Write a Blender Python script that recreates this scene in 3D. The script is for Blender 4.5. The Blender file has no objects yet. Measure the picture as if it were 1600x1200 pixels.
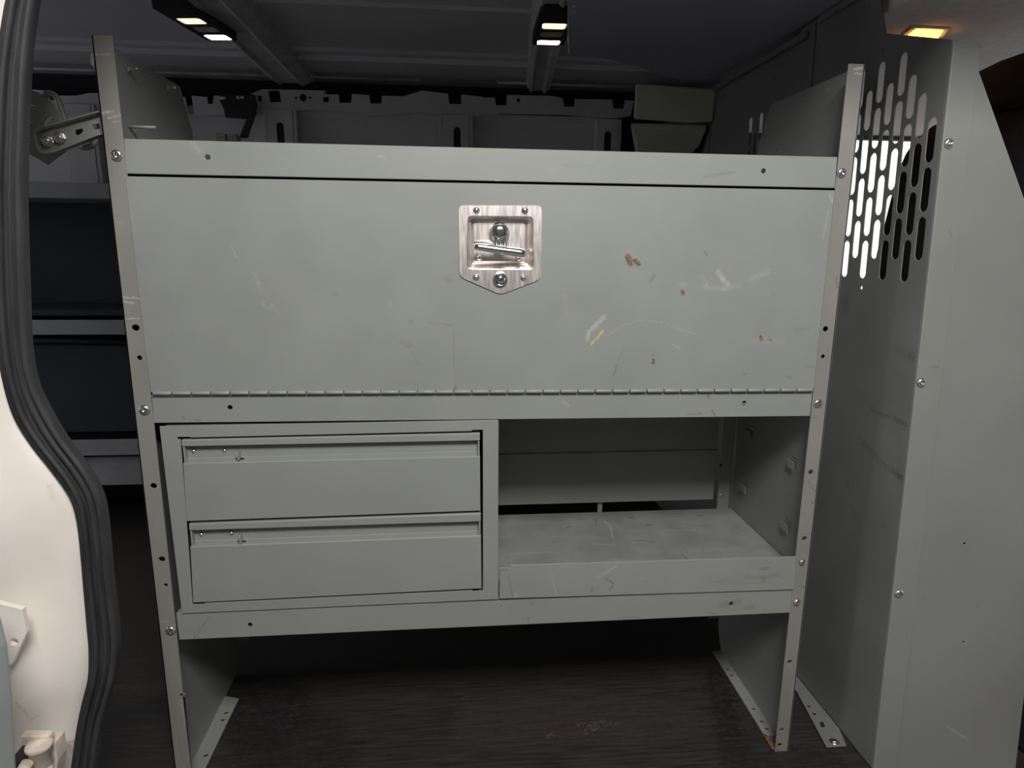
import bpy, bmesh, math, random
from mathutils import Vector, Matrix
from mathutils.geometry import tessellate_polygon
random.seed(7)
SC = bpy.context.scene
COL = SC.collection
PI = math.pi

# ------------------------------------------------------------------ camera
cam_d = bpy.data.cameras.new('camera')
cam_d.sensor_fit = 'HORIZONTAL'; cam_d.sensor_width = 36.0
cam_d.lens = 1019.93 / 1600 * 36.0
cam_d.clip_start = 0.02; cam_d.clip_end = 200
cam = bpy.data.objects.new('camera', cam_d); COL.objects.link(cam)
YAW, PIT, ROL = 0.0961, -0.2083, 0.0096
fw = Vector((math.sin(YAW)*math.cos(PIT), math.cos(YAW)*math.cos(PIT), math.sin(PIT)))
r0 = Vector((math.cos(YAW), -math.sin(YAW), 0)); u0 = r0.cross(fw)
rr = r0*math.cos(ROL) + u0*math.sin(ROL); uu = -r0*math.sin(ROL) + u0*math.cos(ROL)
M = Matrix((rr, uu, -fw)).transposed().to_4x4()
M.translation = Vector((0.4643, -0.9804, 0.9023))
cam.matrix_world = M
SC.camera = cam

# ------------------------------------------------------------------ world, lights, exposure
W = bpy.data.worlds.new('sky'); SC.world = W; W.use_nodes = True
bg = W.node_tree.nodes['Background']
bg.inputs['Color'].default_value = (0.96, 0.98, 1.0, 1); bg.inputs['Strength'].default_value = 2.5
def area(name, loc, target, sx, sy, power, col=(1, 1, 1)):
    l = bpy.data.lights.new(name, 'AREA'); l.shape = 'RECTANGLE'; l.size = sx; l.size_y = sy
    l.energy = power; l.color = col
    o = bpy.data.objects.new(name, l); COL.objects.link(o); o.location = loc
    o.rotation_euler = (Vector(target) - Vector(loc)).to_track_quat('-Z', 'Y').to_euler()
    return o
area('near_side_lamp', (0.64, -1.35, 1.85), (0.66, 0.0, 0.7), 0.6, 0.4, 33, (1.0, 0.985, 0.96))  # lamp outside the van, out of view; placed from the light on the rack
vs = SC.view_settings
vs.view_transform = 'Standard'; vs.look = 'None'; vs.exposure = 0.0; vs.gamma = 1.0; vs.use_curve_mapping = False

# ------------------------------------------------------------------ materials
def nodes_of(name):
    m = bpy.data.materials.new(name); m.use_nodes = True
    nt = m.node_tree; return m, nt, nt.nodes['Principled BSDF']
def N(nt, typ, **kw):
    n = nt.nodes.new(typ)
    for k, v in kw.items():
        if k.startswith('i_'):
            n.inputs[int(k[2:])].default_value = v
        else: setattr(n, k, v)
    return n
def seg_group():
    g = bpy.data.node_groups.new('wear_light_stroke', 'ShaderNodeTree')
    for nm, st in (('P', 'NodeSocketVector'), ('A', 'NodeSocketVector'), ('B', 'NodeSocketVector'), ('Width', 'NodeSocketFloat'), ('Strength', 'NodeSocketFloat')):
        g.interface.new_socket(nm, in_out='INPUT', socket_type=st)
    for nm in ('Base', 'Colour'): g.interface.new_socket(nm, in_out='INPUT', socket_type='NodeSocketColor')
    g.interface.new_socket('Result', in_out='OUTPUT', socket_type='NodeSocketColor')
    g.interface.new_socket('P', in_out='OUTPUT', socket_type='NodeSocketVector')
    gi = g.nodes.new('NodeGroupInput'); go = g.nodes.new('NodeGroupOutput'); L = g.links.new
    def vm(op, a=None, b=None):
        n = g.nodes.new('ShaderNodeVectorMath'); n.operation = op
        if a: L(a, n.inputs[0])
        if b: L(b, n.inputs[1])
        return n
    pa = vm('SUBTRACT', gi.outputs['P'], gi.outputs['A']); ba = vm('SUBTRACT', gi.outputs['B'], gi.outputs['A'])
    d1 = vm('DOT_PRODUCT', pa.outputs[0], ba.outputs[0]); d2 = vm('DOT_PRODUCT', ba.outputs[0], ba.outputs[0])
    dv = g.nodes.new('ShaderNodeMath'); dv.operation = 'DIVIDE'; dv.use_clamp = True
    L(d1.outputs['Value'], dv.inputs[0]); L(d2.outputs['Value'], dv.inputs[1])
    sc = vm('SCALE', ba.outputs[0]); L(dv.outputs[0], sc.inputs['Scale'])
    df = vm('SUBTRACT', pa.outputs[0], sc.outputs[0]); ln = vm('LENGTH', df.outputs[0])
    q = g.nodes.new('ShaderNodeMath'); q.operation = 'DIVIDE'
    L(ln.outputs['Value'], q.inputs[0]); L(gi.outputs['Width'], q.inputs[1])
    mr = g.nodes.new('ShaderNodeMapRange'); mr.interpolation_type = 'SMOOTHSTEP'
    mr.inputs[1].default_value = 1.1; mr.inputs[2].default_value = 0.6; mr.inputs[3].default_value = 0; mr.inputs[4].default_value = 1
    L(q.outputs[0], mr.inputs[0])
    mu = g.nodes.new('ShaderNodeMath'); mu.operation = 'MULTIPLY'
    L(mr.outputs[0], mu.inputs[0]); L(gi.outputs['Strength'], mu.inputs[1])
    mx = g.nodes.new('ShaderNodeMix'); mx.data_type = 'RGBA'; L(mu.outputs[0], mx.inputs[0]); L(gi.outputs['Base'], mx.inputs[6]); L(gi.outputs['Colour'], mx.inputs[7]); L(mx.outputs[2], go.inputs[0])
    # the position is handed on through the stroke so that long chains are evaluated one stroke at a time
    tiny = vm('SCALE', mx.outputs[2]); tiny.inputs['Scale'].default_value = 1e-7
    ps = vm('ADD', gi.outputs['P'], tiny.outputs[0]); L(ps.outputs[0], go.inputs[1])
    return g
SEG = seg_group()
def finish(name, col, rough=0.5, metal=0.0, var=0.06, scale=9.0, bump=0.0, bscale=400.0, spec=0.5, marks=(), plane='xz', stretch=(1, 1, 1), smudge=0.0, speck=0.0, distort=0.004, dscale=110.0, rough_var=0.06):
    """procedural finish: base colour, soft blotches, fine grain relief, strokes of wear and painted light (a, b, width, colour, strength)"""
    m, nt, b = nodes_of(name); L = nt.links.new
    geo = N(nt, 'ShaderNodeNewGeometry')
    mp = N(nt, 'ShaderNodeMapping'); mp.inputs['Scale'].default_value = stretch
    L(geo.outputs['Position'], mp.inputs[0])
    n1 = N(nt, 'ShaderNodeTexNoise'); n1.inputs['Scale'].default_value = scale; n1.inputs['Detail'].default_value = 5
    L(mp.outputs[0], n1.inputs['Vector'])
    mr = N(nt, 'ShaderNodeMapRange'); mr.inputs[1].default_value = 0.3; mr.inputs[2].default_value = 0.7
    mr.inputs[3].default_value = 1 - var; mr.inputs[4].default_value = 1 + var
    L(n1.outputs['Fac'], mr.inputs[0])
    mul = N(nt, 'ShaderNodeVectorMath', operation='SCALE'); mul.inputs[0].default_value = col[:3]
    L(mr.outputs[0], mul.inputs['Scale']); cur = mul.outputs[0]
    def mix(fac, c, src):
        x = N(nt, 'ShaderNodeMix', data_type='RGBA'); L(fac, x.inputs[0]); L(src, x.inputs[6]); x.inputs[7].default_value = (*c, 1); return x.outputs[2]
    if smudge:
        n2 = N(nt, 'ShaderNodeTexNoise'); n2.inputs['Scale'].default_value = 24; n2.inputs['Detail'].default_value = 8; n2.inputs['Roughness'].default_value = 0.7
        L(mp.outputs[0], n2.inputs['Vector'])
        r2 = N(nt, 'ShaderNodeMapRange'); r2.inputs[1].default_value = 0.60; r2.inputs[2].default_value = 0.78; r2.inputs[4].default_value = smudge
        L(n2.outputs['Fac'], r2.inputs[0]); cur = mix(r2.outputs[0], tuple(c*0.45 for c in col[:3]), cur)
    if speck:
        n3 = N(nt, 'ShaderNodeTexNoise'); n3.inputs['Scale'].default_value = 70; n3.inputs['Detail'].default_value = 4
        mp3 = N(nt, 'ShaderNodeMapping'); mp3.inputs['Location'].default_value = (3, 7, 1); mp3.inputs['Rotation'].default_value = (0.3, 0.5, 0.2); mp3.inputs['Scale'].default_value = (1, 1, 3.2)
        L(geo.outputs['Position'], mp3.inputs[0]); L(mp3.outputs[0], n3.inputs['Vector'])
        r3 = N(nt, 'ShaderNodeMapRange'); r3.inputs[1].default_value = 0.69; r3.inputs[2].default_value = 0.76; r3.inputs[4].default_value = speck
        L(n3.outputs['Fac'], r3.inputs[0]); cur = mix(r3.outputs[0], tuple(min(1, c*1.6+0.03) for c in col[:3]), cur)
    if marks:
        sp = N(nt, 'ShaderNodeSeparateXYZ'); L(geo.outputs['Position'], sp.inputs[0])
        cb = N(nt, 'ShaderNodeCombineXYZ'); ax = 'xyz'
        L(sp.outputs[ax.index(plane[0])], cb.inputs[0]); L(sp.outputs[ax.index(plane[1])], cb.inputs[1])
        nd = N(nt, 'ShaderNodeTexNoise'); nd.inputs['Scale'].default_value = dscale; nd.inputs['Detail'].default_value = 3
        L(cb.outputs[0], nd.inputs['Vector'])
        sb = N(nt, 'ShaderNodeVectorMath', operation='SUBTRACT'); L(nd.outputs['Color'], sb.inputs[0]); sb.inputs[1].default_value = (0.5, 0.5, 0.5)
        fl = N(nt, 'ShaderNodeVectorMath', operation='MULTIPLY'); L(sb.outputs[0], fl.inputs[0]); fl.inputs[1].default_value = (distort, distort, 0)
        ad = N(nt, 'ShaderNodeVectorMath', operation='ADD'); L(cb.outputs[0], ad.inputs[0]); L(fl.outputs[0], ad.inputs[1])
        nf = N(nt, 'ShaderNodeTexNoise'); nf.inputs['Scale'].default_value = dscale*6; nf.inputs['Detail'].default_value = 2
        L(cb.outputs[0], nf.inputs['Vector'])
        sf = N(nt, 'ShaderNodeVectorMath', operation='SUBTRACT'); L(nf.outputs['Color'], sf.inputs[0]); sf.inputs[1].default_value = (0.5, 0.5, 0.5)
        ff = N(nt, 'ShaderNodeVectorMath', operation='MULTIPLY'); L(sf.outputs[0], ff.inputs[0]); ff.inputs[1].default_value = (distort*2.2, distort*2.2, 0)
        a2 = N(nt, 'ShaderNodeVectorMath', operation='ADD'); L(ad.outputs[0], a2.inputs[0]); L(ff.outputs[0], a2.inputs[1]); ad = a2
        pos = ad.outputs[0]; base = cur
        for a, bb, w, c, s in marks:
            g = N(nt, 'ShaderNodeGroup'); g.node_tree = SEG
            L(pos, g.inputs['P']); L(cur, g.inputs['Base']); g.inputs['Colour'].default_value = (*c, 1); g.inputs['A'].default_value = (a[0], a[1], 0)
            g.inputs['B'].default_value = (bb[0]+1e-5, bb[1], 0); g.inputs['Width'].default_value = w; g.inputs['Strength'].default_value = s
            cur = g.outputs['Result']; pos = g.outputs['P']
        # broken edges: the strokes thin out in a fine streaky pattern
        nb_ = N(nt, 'ShaderNodeTexNoise'); nb_.inputs['Scale'].default_value = dscale*3.2; nb_.inputs['Detail'].default_value = 4; nb_.inputs['Roughness'].default_value = .7
        L(cb.outputs[0], nb_.inputs['Vector'])
        rb = N(nt, 'ShaderNodeMapRange'); rb.inputs[1].default_value = 0.40; rb.inputs[2].default_value = 0.56; rb.inputs[3].default_value = 0.30; rb.inputs[4].default_value = 1.0
        L(nb_.outputs['Fac'], rb.inputs[0])
        xb = N(nt, 'ShaderNodeMix', data_type='RGBA'); L(rb.outputs[0], xb.inputs[0]); L(base, xb.inputs[6]); L(cur, xb.inputs[7]); cur = xb.outputs[2]
    L(cur, b.inputs['Base Color'])
    rv = N(nt, 'ShaderNodeMapRange'); rv.inputs[1].default_value = 0.3; rv.inputs[2].default_value = 0.7
    rv.inputs[3].default_value = rough - rough_var; rv.inputs[4].default_value = rough + rough_var
    L(n1.outputs['Fac'], rv.inputs[0]); L(rv.outputs[0], b.inputs['Roughness'])
    b.inputs['Metallic'].default_value = metal; b.inputs['Specular IOR Level'].default_value = spec
    if bump:
        nb = N(nt, 'ShaderNodeTexNoise'); nb.inputs['Scale'].default_value = bscale; nb.inputs['Detail'].default_value = 3
        L(mp.outputs[0], nb.inputs['Vector'])
        bp = N(nt, 'ShaderNodeBump'); bp.inputs['Strength'].default_value = bump; bp.inputs['Distance'].default_value = 0.0008
        L(nb.outputs['Fac'], bp.inputs['Height']); L(bp.outputs[0], b.inputs['Normal'])
    return m
def emitter(name, col, strength):
    m, nt, b = nodes_of(name)
    b.inputs['Base Color'].default_value = (*col, 1); b.inputs['Emission Color'].default_value = (*col, 1); b.inputs['Emission Strength'].default_value = strength
    return m

GREY = (0.264, 0.274, 0.257)
RUST = (0.13, 0.045, 0.03); PALE = (0.50, 0.50, 0.48); DARK = (0.07, 0.07, 0.065)
def pts(l): return l
def strokes(ps, w, c, s): return [(ps[i], ps[i+1], w, c, s) for i in range(len(ps)-1)]
door_marks = []
for ps, w, c, s in [
    ([(0.7272, 0.8892), (0.7350, 0.8902)], .0055, (0.36, .31, .28), 0.6), ([(0.7312, 0.8873), (0.7355, 0.8798)], .0058, RUST, 1), ([(0.7423, 0.8827), (0.7485, 0.8770)], .0034, RUST, 1),
    ([(0.8189, 0.8369), (0.8201, 0.8330)], .0030, RUST, 1), ([(0.8131, 0.8486), (0.8233, 0.8457)], .0045, PALE, .2),
    ([(0.9501, 0.7663), (0.9517, 0.7612)], .0046, (.42, .36, .31), .7), ([(0.9502, 0.7653), (0.9516, 0.7622)], .0038, RUST, 1), ([(0.9631, 0.7622), (0.9686, 0.7601)], .0022, RUST, .9), ([(0.9276, 0.7603), (0.9878, 0.7590)], .0050, (.40, .38, .34), .25),
    ([(0.7794, 0.7306), (0.7797, 0.7256)], .0028, (.08, .055, .05), .9), ([(0.7779, 0.7398), (0.7780, 0.7387)], .0013, (.08, .055, .05), .8),
    ([(0.6984, 0.7977), (0.6850, 0.7850), (0.6763, 0.7751), (0.6737, 0.7633)], .0040, PALE, .55), ([(0.6973, 0.7761), (0.6897, 0.7652), (0.6800, 0.7563)], .0020, (.62, .52, .10), .9),
    ([(0.8735, 0.8663), (0.8815, 0.8557), (0.8903, 0.8479)], .0048, PALE, .42), ([(0.8539, 0.8439), (0.8847, 0.8410), (0.9068, 0.8460)], .0045, PALE, .20), ([(0.9265, 0.8559), (0.9541, 0.8687)], .0042, PALE, .24), ([(0.8487, 0.8594), (0.8579, 0.8449)], .002, PALE, .22),
    ([(0.7066, 0.7691), (0.7280, 0.7849), (0.7558, 0.7927), (0.7883, 0.7897), (0.8237, 0.7787), (0.8437, 0.7707)], .0011, PALE, .22), ([(0.8077, 0.7557), (0.8215, 0.7486)], .0014, PALE, .4),
    ([(0.7173, 0.7067), (0.7226, 0.7250)], .0013, DARK, .55), ([(0.7243, 0.7310), (0.7317, 0.7481)], .0010, DARK, .25), ([(0.7668, 0.8513), (0.7742, 0.8609)], .0018, DARK, .4), ([(0.8489, 0.8978), (0.8535, 0.8912)], .0015, DARK, .5), ([(0.9613, 0.8374), (0.9639, 0.8314)], .0014, DARK, .45),
    ([(0.9268, 0.7079), (0.9311, 0.7079)], .001, DARK, .6), ([(0.9976, 0.7031), (1.0087, 0.6999)], .0014, DARK, .35), ([(1.0281, 0.7196), (1.0413, 0.7174)], .0022, DARK, .25), ([(1.0050, 0.7773), (1.0281, 0.7793)], .0022, DARK, .2),
    ([(0.6372, 0.8297), (0.6399, 0.8007)], .0045, (.36, .34, .24), .3), ([(1.0398, 0.9824), (1.0451, 0.9722)], .0030, PALE, .5), ([(1.0405, 0.9589), (1.0358, 0.9187)], .0014, PALE, .35), ([(1.0605, 0.8126), (1.0517, 0.7204)], .0018, PALE, .25),
    ([(0.1846, 0.8632), (0.1915, 0.8469), (0.1933, 0.8341)], .0024, PALE, .22), ([(0.2002, 0.8166), (0.2028, 0.8157)], .0024, (.09, .07, .06), .85), ([(0.1966, 0.8175), (0.2063, 0.8138)], .0045, PALE, .25), ([(0.2116, 0.8120), (0.2182, 0.8008)], .0022, PALE, .16), ([(0.1580, 0.8981), (0.1638, 0.8829)], .0016, PALE, .25),
    ([(0.0652, 0.7722), (0.0688, 0.7722)], .0015, DARK, .35), ([(0.0935, 0.7702), (0.0942, 0.7683)], .0012, DARK, .35),
    ([(0.4576, 0.8555), (0.4651, 0.8499)], .0034, DARK, .22), ([(0.4047, 0.7931), (0.4103, 0.7893)], .0026, DARK, .2), ([(0.3926, 0.7595), (0.4039, 0.7547)], .006, (.2, .17, .16), .35), ([(0.4056, 0.7469), (0.4185, 0.7253)], .0014, DARK, .25), ([(0.4350, 0.7893), (0.4673, 0.7863)], .0008, DARK, .45), ([(0.4701, 0.7834), (0.4703, 0.6950)], .0009, DARK, .3), ([(0.4713, 0.6910), (0.4712, 0.6860)], .0026, DARK, .55),
    ([(0.5960, 0.8429), (0.6056, 0.8496)], .0016, DARK, .15), ([(0.3792, 0.8215), (0.3789, 0.8121)], .001, (.5, .5, .4), .3), ([(0.2945, 0.8307), (0.3037, 0.8317)], .0011, DARK, .4), ([(0.2319, 0.8489), (0.2919, 0.7743)], .03, PALE, .04)]:
    door_marks += strokes(ps, w, c, s)
rail_marks = []
for ps, w, c, s in [
    ([(0.6303, 1.0187), (0.6775, 1.0169)], .0016, DARK, .2), ([(0.8421, 1.0057), (0.8908, 1.0139)], .0018, DARK, .25), ([(0.5328, 0.9938), (0.5467, 0.9896)], .0020, (.6, .6, .58), .8), ([(0.3654, 1.0253), (0.3743, 1.0238)], .0018, PALE, .35), ([(0.1151, 1.0350), (0.1228, 1.0268)], .004, PALE, .2),
    ([(0.8421, 0.6420), (0.8632, 0.6427)], .0022, (.12, .11, .07), .5), ([(0.8818, 0.6488), (0.8879, 0.6381)], .0014, DARK, .7), ([(0.8736, 0.6731), (0.8740, 0.6678)], .0014, RUST, .8), ([(0.6394, 0.6657), (0.6478, 0.6573)], .003, PALE, .3), ([(0.0674, 0.6497), (0.0697, 0.6448)], .0016, DARK, .5), ([(0.0853, 0.6455), (0.0924, 0.6434)], .0018, DARK, .4), ([(0.4505, 0.6681), (0.5094, 0.6653)], .010, (.30, .27, .25), .25),
    ([(0.0506, 0.2830), (0.0617, 0.2973), (0.0773, 0.3191)], .0010, DARK, .5), ([(0.5411, 0.3142), (0.5453, 0.3187)], .0014, DARK, .4), ([(0.5906, 0.2942), (0.5906, 0.2883)], .0018, DARK, .5), ([(0.5966, 0.3210), (0.5967, 0.3175)], .0016, DARK, .4), ([(0.9034, 0.2863), (0.9149, 0.2858)], .0016, DARK, .6), ([(0.9274, 0.3010), (0.9566, 0.3069)], .0080, (.15, .13, .11), .40), ([(0.9692, 0.2942), (0.9817, 0.2960)], .0055, (.15, .13, .11), .4), ([(0.7428, 0.2844), (0.7817, 0.2861)], .0018, DARK, .3)]:
    rail_marks += strokes(ps, w, c, s)
tray_marks = []
for ps, w, c, s in [
    ([(0.7176, 0.3625), (0.7322, 0.3525), (0.7261, 0.3411)], .0012, DARK, .65), ([(0.7024, 0.3631), (0.7353, 0.3827)], .0020, PALE, .4), ([(0.6277, 0.3743), (0.6351, 0.3357)], .0012, PALE, .35), ([(0.5565, 0.3738), (0.5622, 0.3366)], .0014, DARK, .4), ([(0.5675, 0.3410), (0.5686, 0.3340)], .0020, PALE, .5), ([(0.6945, 0.3401), (0.6976, 0.3447)], .0026, DARK, .35),
    ([(0.9877, 0.3680), (1.0012, 0.3698)], .0030, (.14, .12, .10), .6), ([(0.9628, 0.3547), (0.9916, 0.3511), (1.0196, 0.3571)], .0044, (.15, .13, .11), .38), ([(0.9925, 0.3415), (0.9982, 0.3532)], .0020, (.15, .13, .11), .5), ([(0.8955, 0.3480), (0.9463, 0.3482)], .0010, DARK, .35), ([(0.7778, 0.3623), (0.7890, 0.3584)], .0024, PALE, .2), ([(0.9355, 0.3415), (1.0037, 0.3434)], .0012, DARK, .25)]:
    tray_marks += strokes(ps, w, c, s)
deck_marks = []
for ps, w, c, s in [
    ([(0.7795, 0.2586), (0.7853, 0.2329), (0.7768, 0.1828)], .0022, PALE, .55), ([(0.7646, 0.2826), (0.7574, 0.2381)], .0018, DARK, .5), ([(0.7290, 0.2752), (0.7417, 0.2776)], .0024, DARK, .8), ([(0.8307, 0.2777), (0.8455, 0.2767)], .0024, DARK, .85), ([(0.9334, 0.2906), (0.9444, 0.2898)], .0024, DARK, .8), ([(0.9819, 0.2768), (0.9956, 0.2758)], .0026, DARK, .85), ([(0.6969, 0.2394), (0.7047, 0.2388)], .0028, DARK, .8), ([(0.8624, 0.2366), (0.8690, 0.2361)], .0028, DARK, .8),
    ([(0.8143, 0.1658), (0.8329, 0.1644), (0.8515, 0.1547)], .0026, DARK, .5), ([(0.8872, 0.0987), (0.8922, 0.0857)], .0020, DARK, .8), ([(0.8997, 0.1265), (0.9008, 0.1158)], .0018, DARK, .5), ([(0.5818, 0.2795), (0.5967, 0.2816)], .0020, PALE, .5), ([(0.8135, 0.2095), (0.8520, 0.2066)], .003, PALE, .3), ([(0.8925, 0.2097), (0.9507, 0.2054)], .004, PALE, .25), ([(0.7369, 0.1577), (0.7723, 0.1496)], .004, PALE, .25), ([(0.5744, 0.1300), (0.6464, 0.1323)], .005, PALE, .2), ([(0.6676, 0.1153), (0.6843, 0.1089)], .0018, DARK, .4), ([(0.8135, 0.1197), (0.9982, 0.1164)], .008, PALE, .12), ([(0.6564, 0.1975), (0.7055, 0.1881)], .003, PALE, .22), ([(0.9641, 0.2229), (0.9928, 0.2271)], .003, DARK, .25)]:
    deck_marks += strokes(ps, w, c, s)
up_marks = []
for ps, w, c, s in [
    ([(-0.0001, 1.1444), (0.0208, 1.1451)], .0013, PALE, .7), ([(0.0003, 1.0714), (0.0162, 1.0743)], .0018, PALE, .85), ([(0.0086, 1.0652), (0.0255, 1.0697)], .0010, PALE, .7), ([(0.0147, 1.0613), (0.0239, 1.0623)], .0010, PALE, .5),
    ([(0.0006, 0.8254), (0.0239, 0.8246)], .0012, PALE, .8), ([(0.0008, 0.8200), (0.0154, 0.8182)], .0016, PALE, .8), ([(-0.0001, 0.7954), (0.0200, 0.7954)], .0010, PALE, .8), ([(0.0060, 0.9297), (0.0160, 0.9281)], .0010, PALE, .4), ([(0.0039, 0.8878), (0.0014, 0.8568)], .0018, (.36, .30, .28), .4),
    ([(1.0587, 1.1608), (1.0704, 1.1629)], .0022, (.6, .6, .6), .7), ([(1.0595, 1.1547), (1.0714, 1.1551)], .0016, (.6, .6, .6), .7), ([(1.0665, 0.8605), (1.0697, 0.8427)], .0020, DARK, .5), ([(1.0769, 0.3918), (1.0812, 0.3738)], .0014, DARK, .5), ([(1.0617, 0.4159), (1.0471, 0.4246)], .0012, DARK, .4), ([(1.0556, 0.5253), (1.0753, 0.4987)], .0010, DARK, .6), ([(1.0537, 0.6334), (1.0594, 0.6322)], .0013, DARK, .6), ([(1.0524, 0.4280), (1.0728, 0.4296)], .0009, DARK, .6), ([(1.0651, 0.3300), (1.0745, 0.3283)], .0011, DARK, .7),
    ([(1.0576, 0.6676), (1.0601, 0.6354)], .0020, (.33, .31, .22), .4), ([(-0.0065, 0.3176), (0.0029, 0.3149), (0.0184, 0.3152)], .0008, PALE, .5), ([(0.0218, 0.1718), (0.0250, 0.1296)], .004, PALE, .15), ([(-0.0002, 0.2834), (0.0144, 0.0569)], .0020, (.20, .16, .15), .35), ([(1.0476, 0.0335), (1.0532, 0.0006)], .0040, (.22, .13, .09), .55)]:
    up_marks += strokes(ps, w, c, s)
wing_marks = []
for ps, w, c, s in [
    ([(1.3329, 0.0787), (1.3748, 0.0493)], .0020, PALE, .35), ([(1.3568, 0.3086), (1.3605, 0.3011)], .0012, DARK, .4), ([(1.2586, 0.3239), (1.2612, 0.3226)], .0012, DARK, .7), ([(1.2239, 0.7215), (1.2337, 0.7214)], .0012, DARK, .6), ([(1.3850, 0.1017), (1.3986, 0.0342)], .018, (.24, .19, .18), .2), ([(1.4012, 0.1529), (1.4354, 0.0985)], .02, (.24, .19, .18), .2), ([(1.2272, 0.9318), (1.2308, 0.9224)], .002, DARK, .3)]:
    wing_marks += strokes(ps, w, c, s)
side_marks = []
for ps, w, c, s in [
    ([(0.0710, 0.6298), (0.0267, 0.6240), (0.0059, 0.6262)], .0032, DARK, .5), ([(0.0059, 0.6262), (-0.0239, 0.6256)], .0030, DARK, .9), ([(0.0193, 0.5434), (-0.0060, 0.5408)], .0038, DARK, .6), ([(-0.0060, 0.5408), (-0.0309, 0.5353)], .0045, DARK, .9), ([(0.1820, 0.8079), (0.1746, 0.7907)], .009, DARK, .35), ([(0.0254, 0.7416), (-0.0148, 0.7324)], .010, DARK, .25), ([(0.1296, 0.7893), (0.1140, 0.7567)], .02, DARK, .10),
    ([(-0.0066, 0.7362), (-0.0187, 0.7351)], .005, DARK, .5), ([(0.0802, 0.5647), (0.0283, 0.5461)], .006, DARK, .3), ([(0.0901, 0.4384), (0.0544, 0.4039)], .003, DARK, .25), ([(0.0413, 0.7983), (0.0360, 0.7957)], .003, DARK, .5), ([(-0.0008, 0.4410), (-0.0043, 0.4402)], .003, DARK, .6), ([(0.1073, 0.4757), (0.1031, 0.4647)], .003, DARK, .6), ([(0.0130, 0.5965), (-0.0067, 0.5128)], .02, (.3, .3, .26), .2), ([(-0.0080, 0.2257), (-0.0454, 0.1256)], .03, DARK, .12)]:
    side_marks += strokes(ps, w, c, s)
floor_marks_and_light = []
for ps, w, c, s in [
    ([(0.6985, 0.0974), (0.7481, 0.0950), (0.7890, 0.0968)], .0028, (.20, .20, .19), .6), ([(0.6459, 0.0797), (0.6695, 0.0744), (0.7242, 0.0716)], .006, (.10, .05, .045), .45), ([(0.6471, 0.0714), (0.6516, 0.0693)], .003, (.35, .33, .3), .7), ([(0.7157, 0.0722), (0.7206, 0.0718)], .003, (.35, .33, .3), .7), ([(0.7339, 0.0876), (0.7413, 0.0870)], .003, (.35, .33, .3), .6), ([(0.4814, 0.1938), (0.4839, 0.1917)], .002, (.3, .3, .3), .7),
    ([(-0.0620, 0.3420), (0.1051, 0.1692), (0.2032, 0.0476)], .10, (.010, .010, .011), .65), ([(0.5267, 0.1168), (0.8785, 0.1053)], .075, (.060, .047, .040), .45), ([(1.0260, 0.2101), (0.9680, -0.0165)], .030, (.008, .008, .008), .85), ([(-0.1805, 0.1841), (-0.1116, 0.2330)], .03, (.015, .015, .015), .6), ([(-0.2297, 0.2757), (-0.1344, 0.2739)], .02, (.07, .066, .06), .4), ([(1.1293, -0.0301), (0.9795, -0.0175)], .04, (.012, .012, .012), .7)]:  # broad strokes paint a lit patch and dark areas into the floor colour
    floor_marks_and_light += strokes(ps, w, c, s)

m_paint = finish('grey_enamel', GREY, 0.48, var=.035, smudge=.10, speck=.10, bump=.05)
m_door = finish('grey_enamel_door', GREY, 0.46, var=.04, smudge=.09, speck=.08, bump=.05, marks=door_marks)
m_rail = finish('grey_enamel_rail', GREY, 0.46, var=.04, smudge=.10, speck=.12, bump=.05, marks=rail_marks)
m_tray = finish('grey_enamel_tray', GREY, 0.46, var=.04, smudge=.12, speck=.12, bump=.05, marks=tray_marks)
m_deck = finish('grey_enamel_deck', GREY, 0.42, var=.12, scale=18, smudge=.45, speck=.35, bump=.08, marks=deck_marks, plane='xy', distort=.005)
m_up = finish('grey_enamel_upright', (0.245, 0.238, 0.218), 0.46, var=.05, smudge=.12, speck=.10, bump=.05, marks=up_marks, distort=.003)
m_wing = finish('grey_enamel_wing', (0.235, 0.24, 0.225), 0.5, var=.05, scale=5, smudge=.08, speck=.06, bump=.05, marks=wing_marks)
m_side = finish('grey_enamel_partition', (0.195, 0.20, 0.192), 0.5, var=.09, scale=7, smudge=.30, speck=.06, bump=.05, marks=side_marks, plane='yz', distort=.010, dscale=60)
m_steel = finish('brushed_stainless', (0.86, 0.80, 0.765), 0.38, metal=1, var=.06, scale=30, stretch=(9, 1, 1), rough_var=.06)
m_chrome = finish('chrome', (0.82, 0.81, 0.80), 0.16, metal=1, var=.02, rough_var=.02)
m_zinc = finish('zinc_screw', (0.70, 0.69, 0.67), 0.28, metal=1, var=.15, scale=300, bump=.2, bscale=900)
m_bracket = finish('light_grey_enamel', (0.30, 0.30, 0.285), 0.45, var=.05, smudge=.15, speck=.1)
m_black = finish('black_plastic', (0.018, 0.019, 0.021), 0.6, var=.2)
m_rubber = finish('black_rubber', (0.028, 0.028, 0.029), 0.55, var=.30, scale=25, stretch=(3, 3, .6), speck=.18, smudge=.2, bump=.3, bscale=250)
m_white = finish('dirty_white_paint', (0.82, 0.755, 0.69), 0.42, var=.09, scale=7, smudge=.16, speck=.03, bump=.04, marks=[
    ((-0.0289, 0.3933), (-0.0225, 0.3654), .0007, (.25, .2, .15), .7), ((-0.0225, 0.3654), (-0.0227, 0.3587), .0007, (.25, .2, .15), .6), ((-0.0227, 0.3587), (-0.0157, 0.3649), .0007, (.25, .2, .15), .6),
    ((0.0263, 0.6405), (0.0269, 0.6259), .003, (.55, .45, .30), .25), ((0.0075, 0.3129), (0.0094, 0.2997), .006, (.35, .22, .16), .5)])
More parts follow.
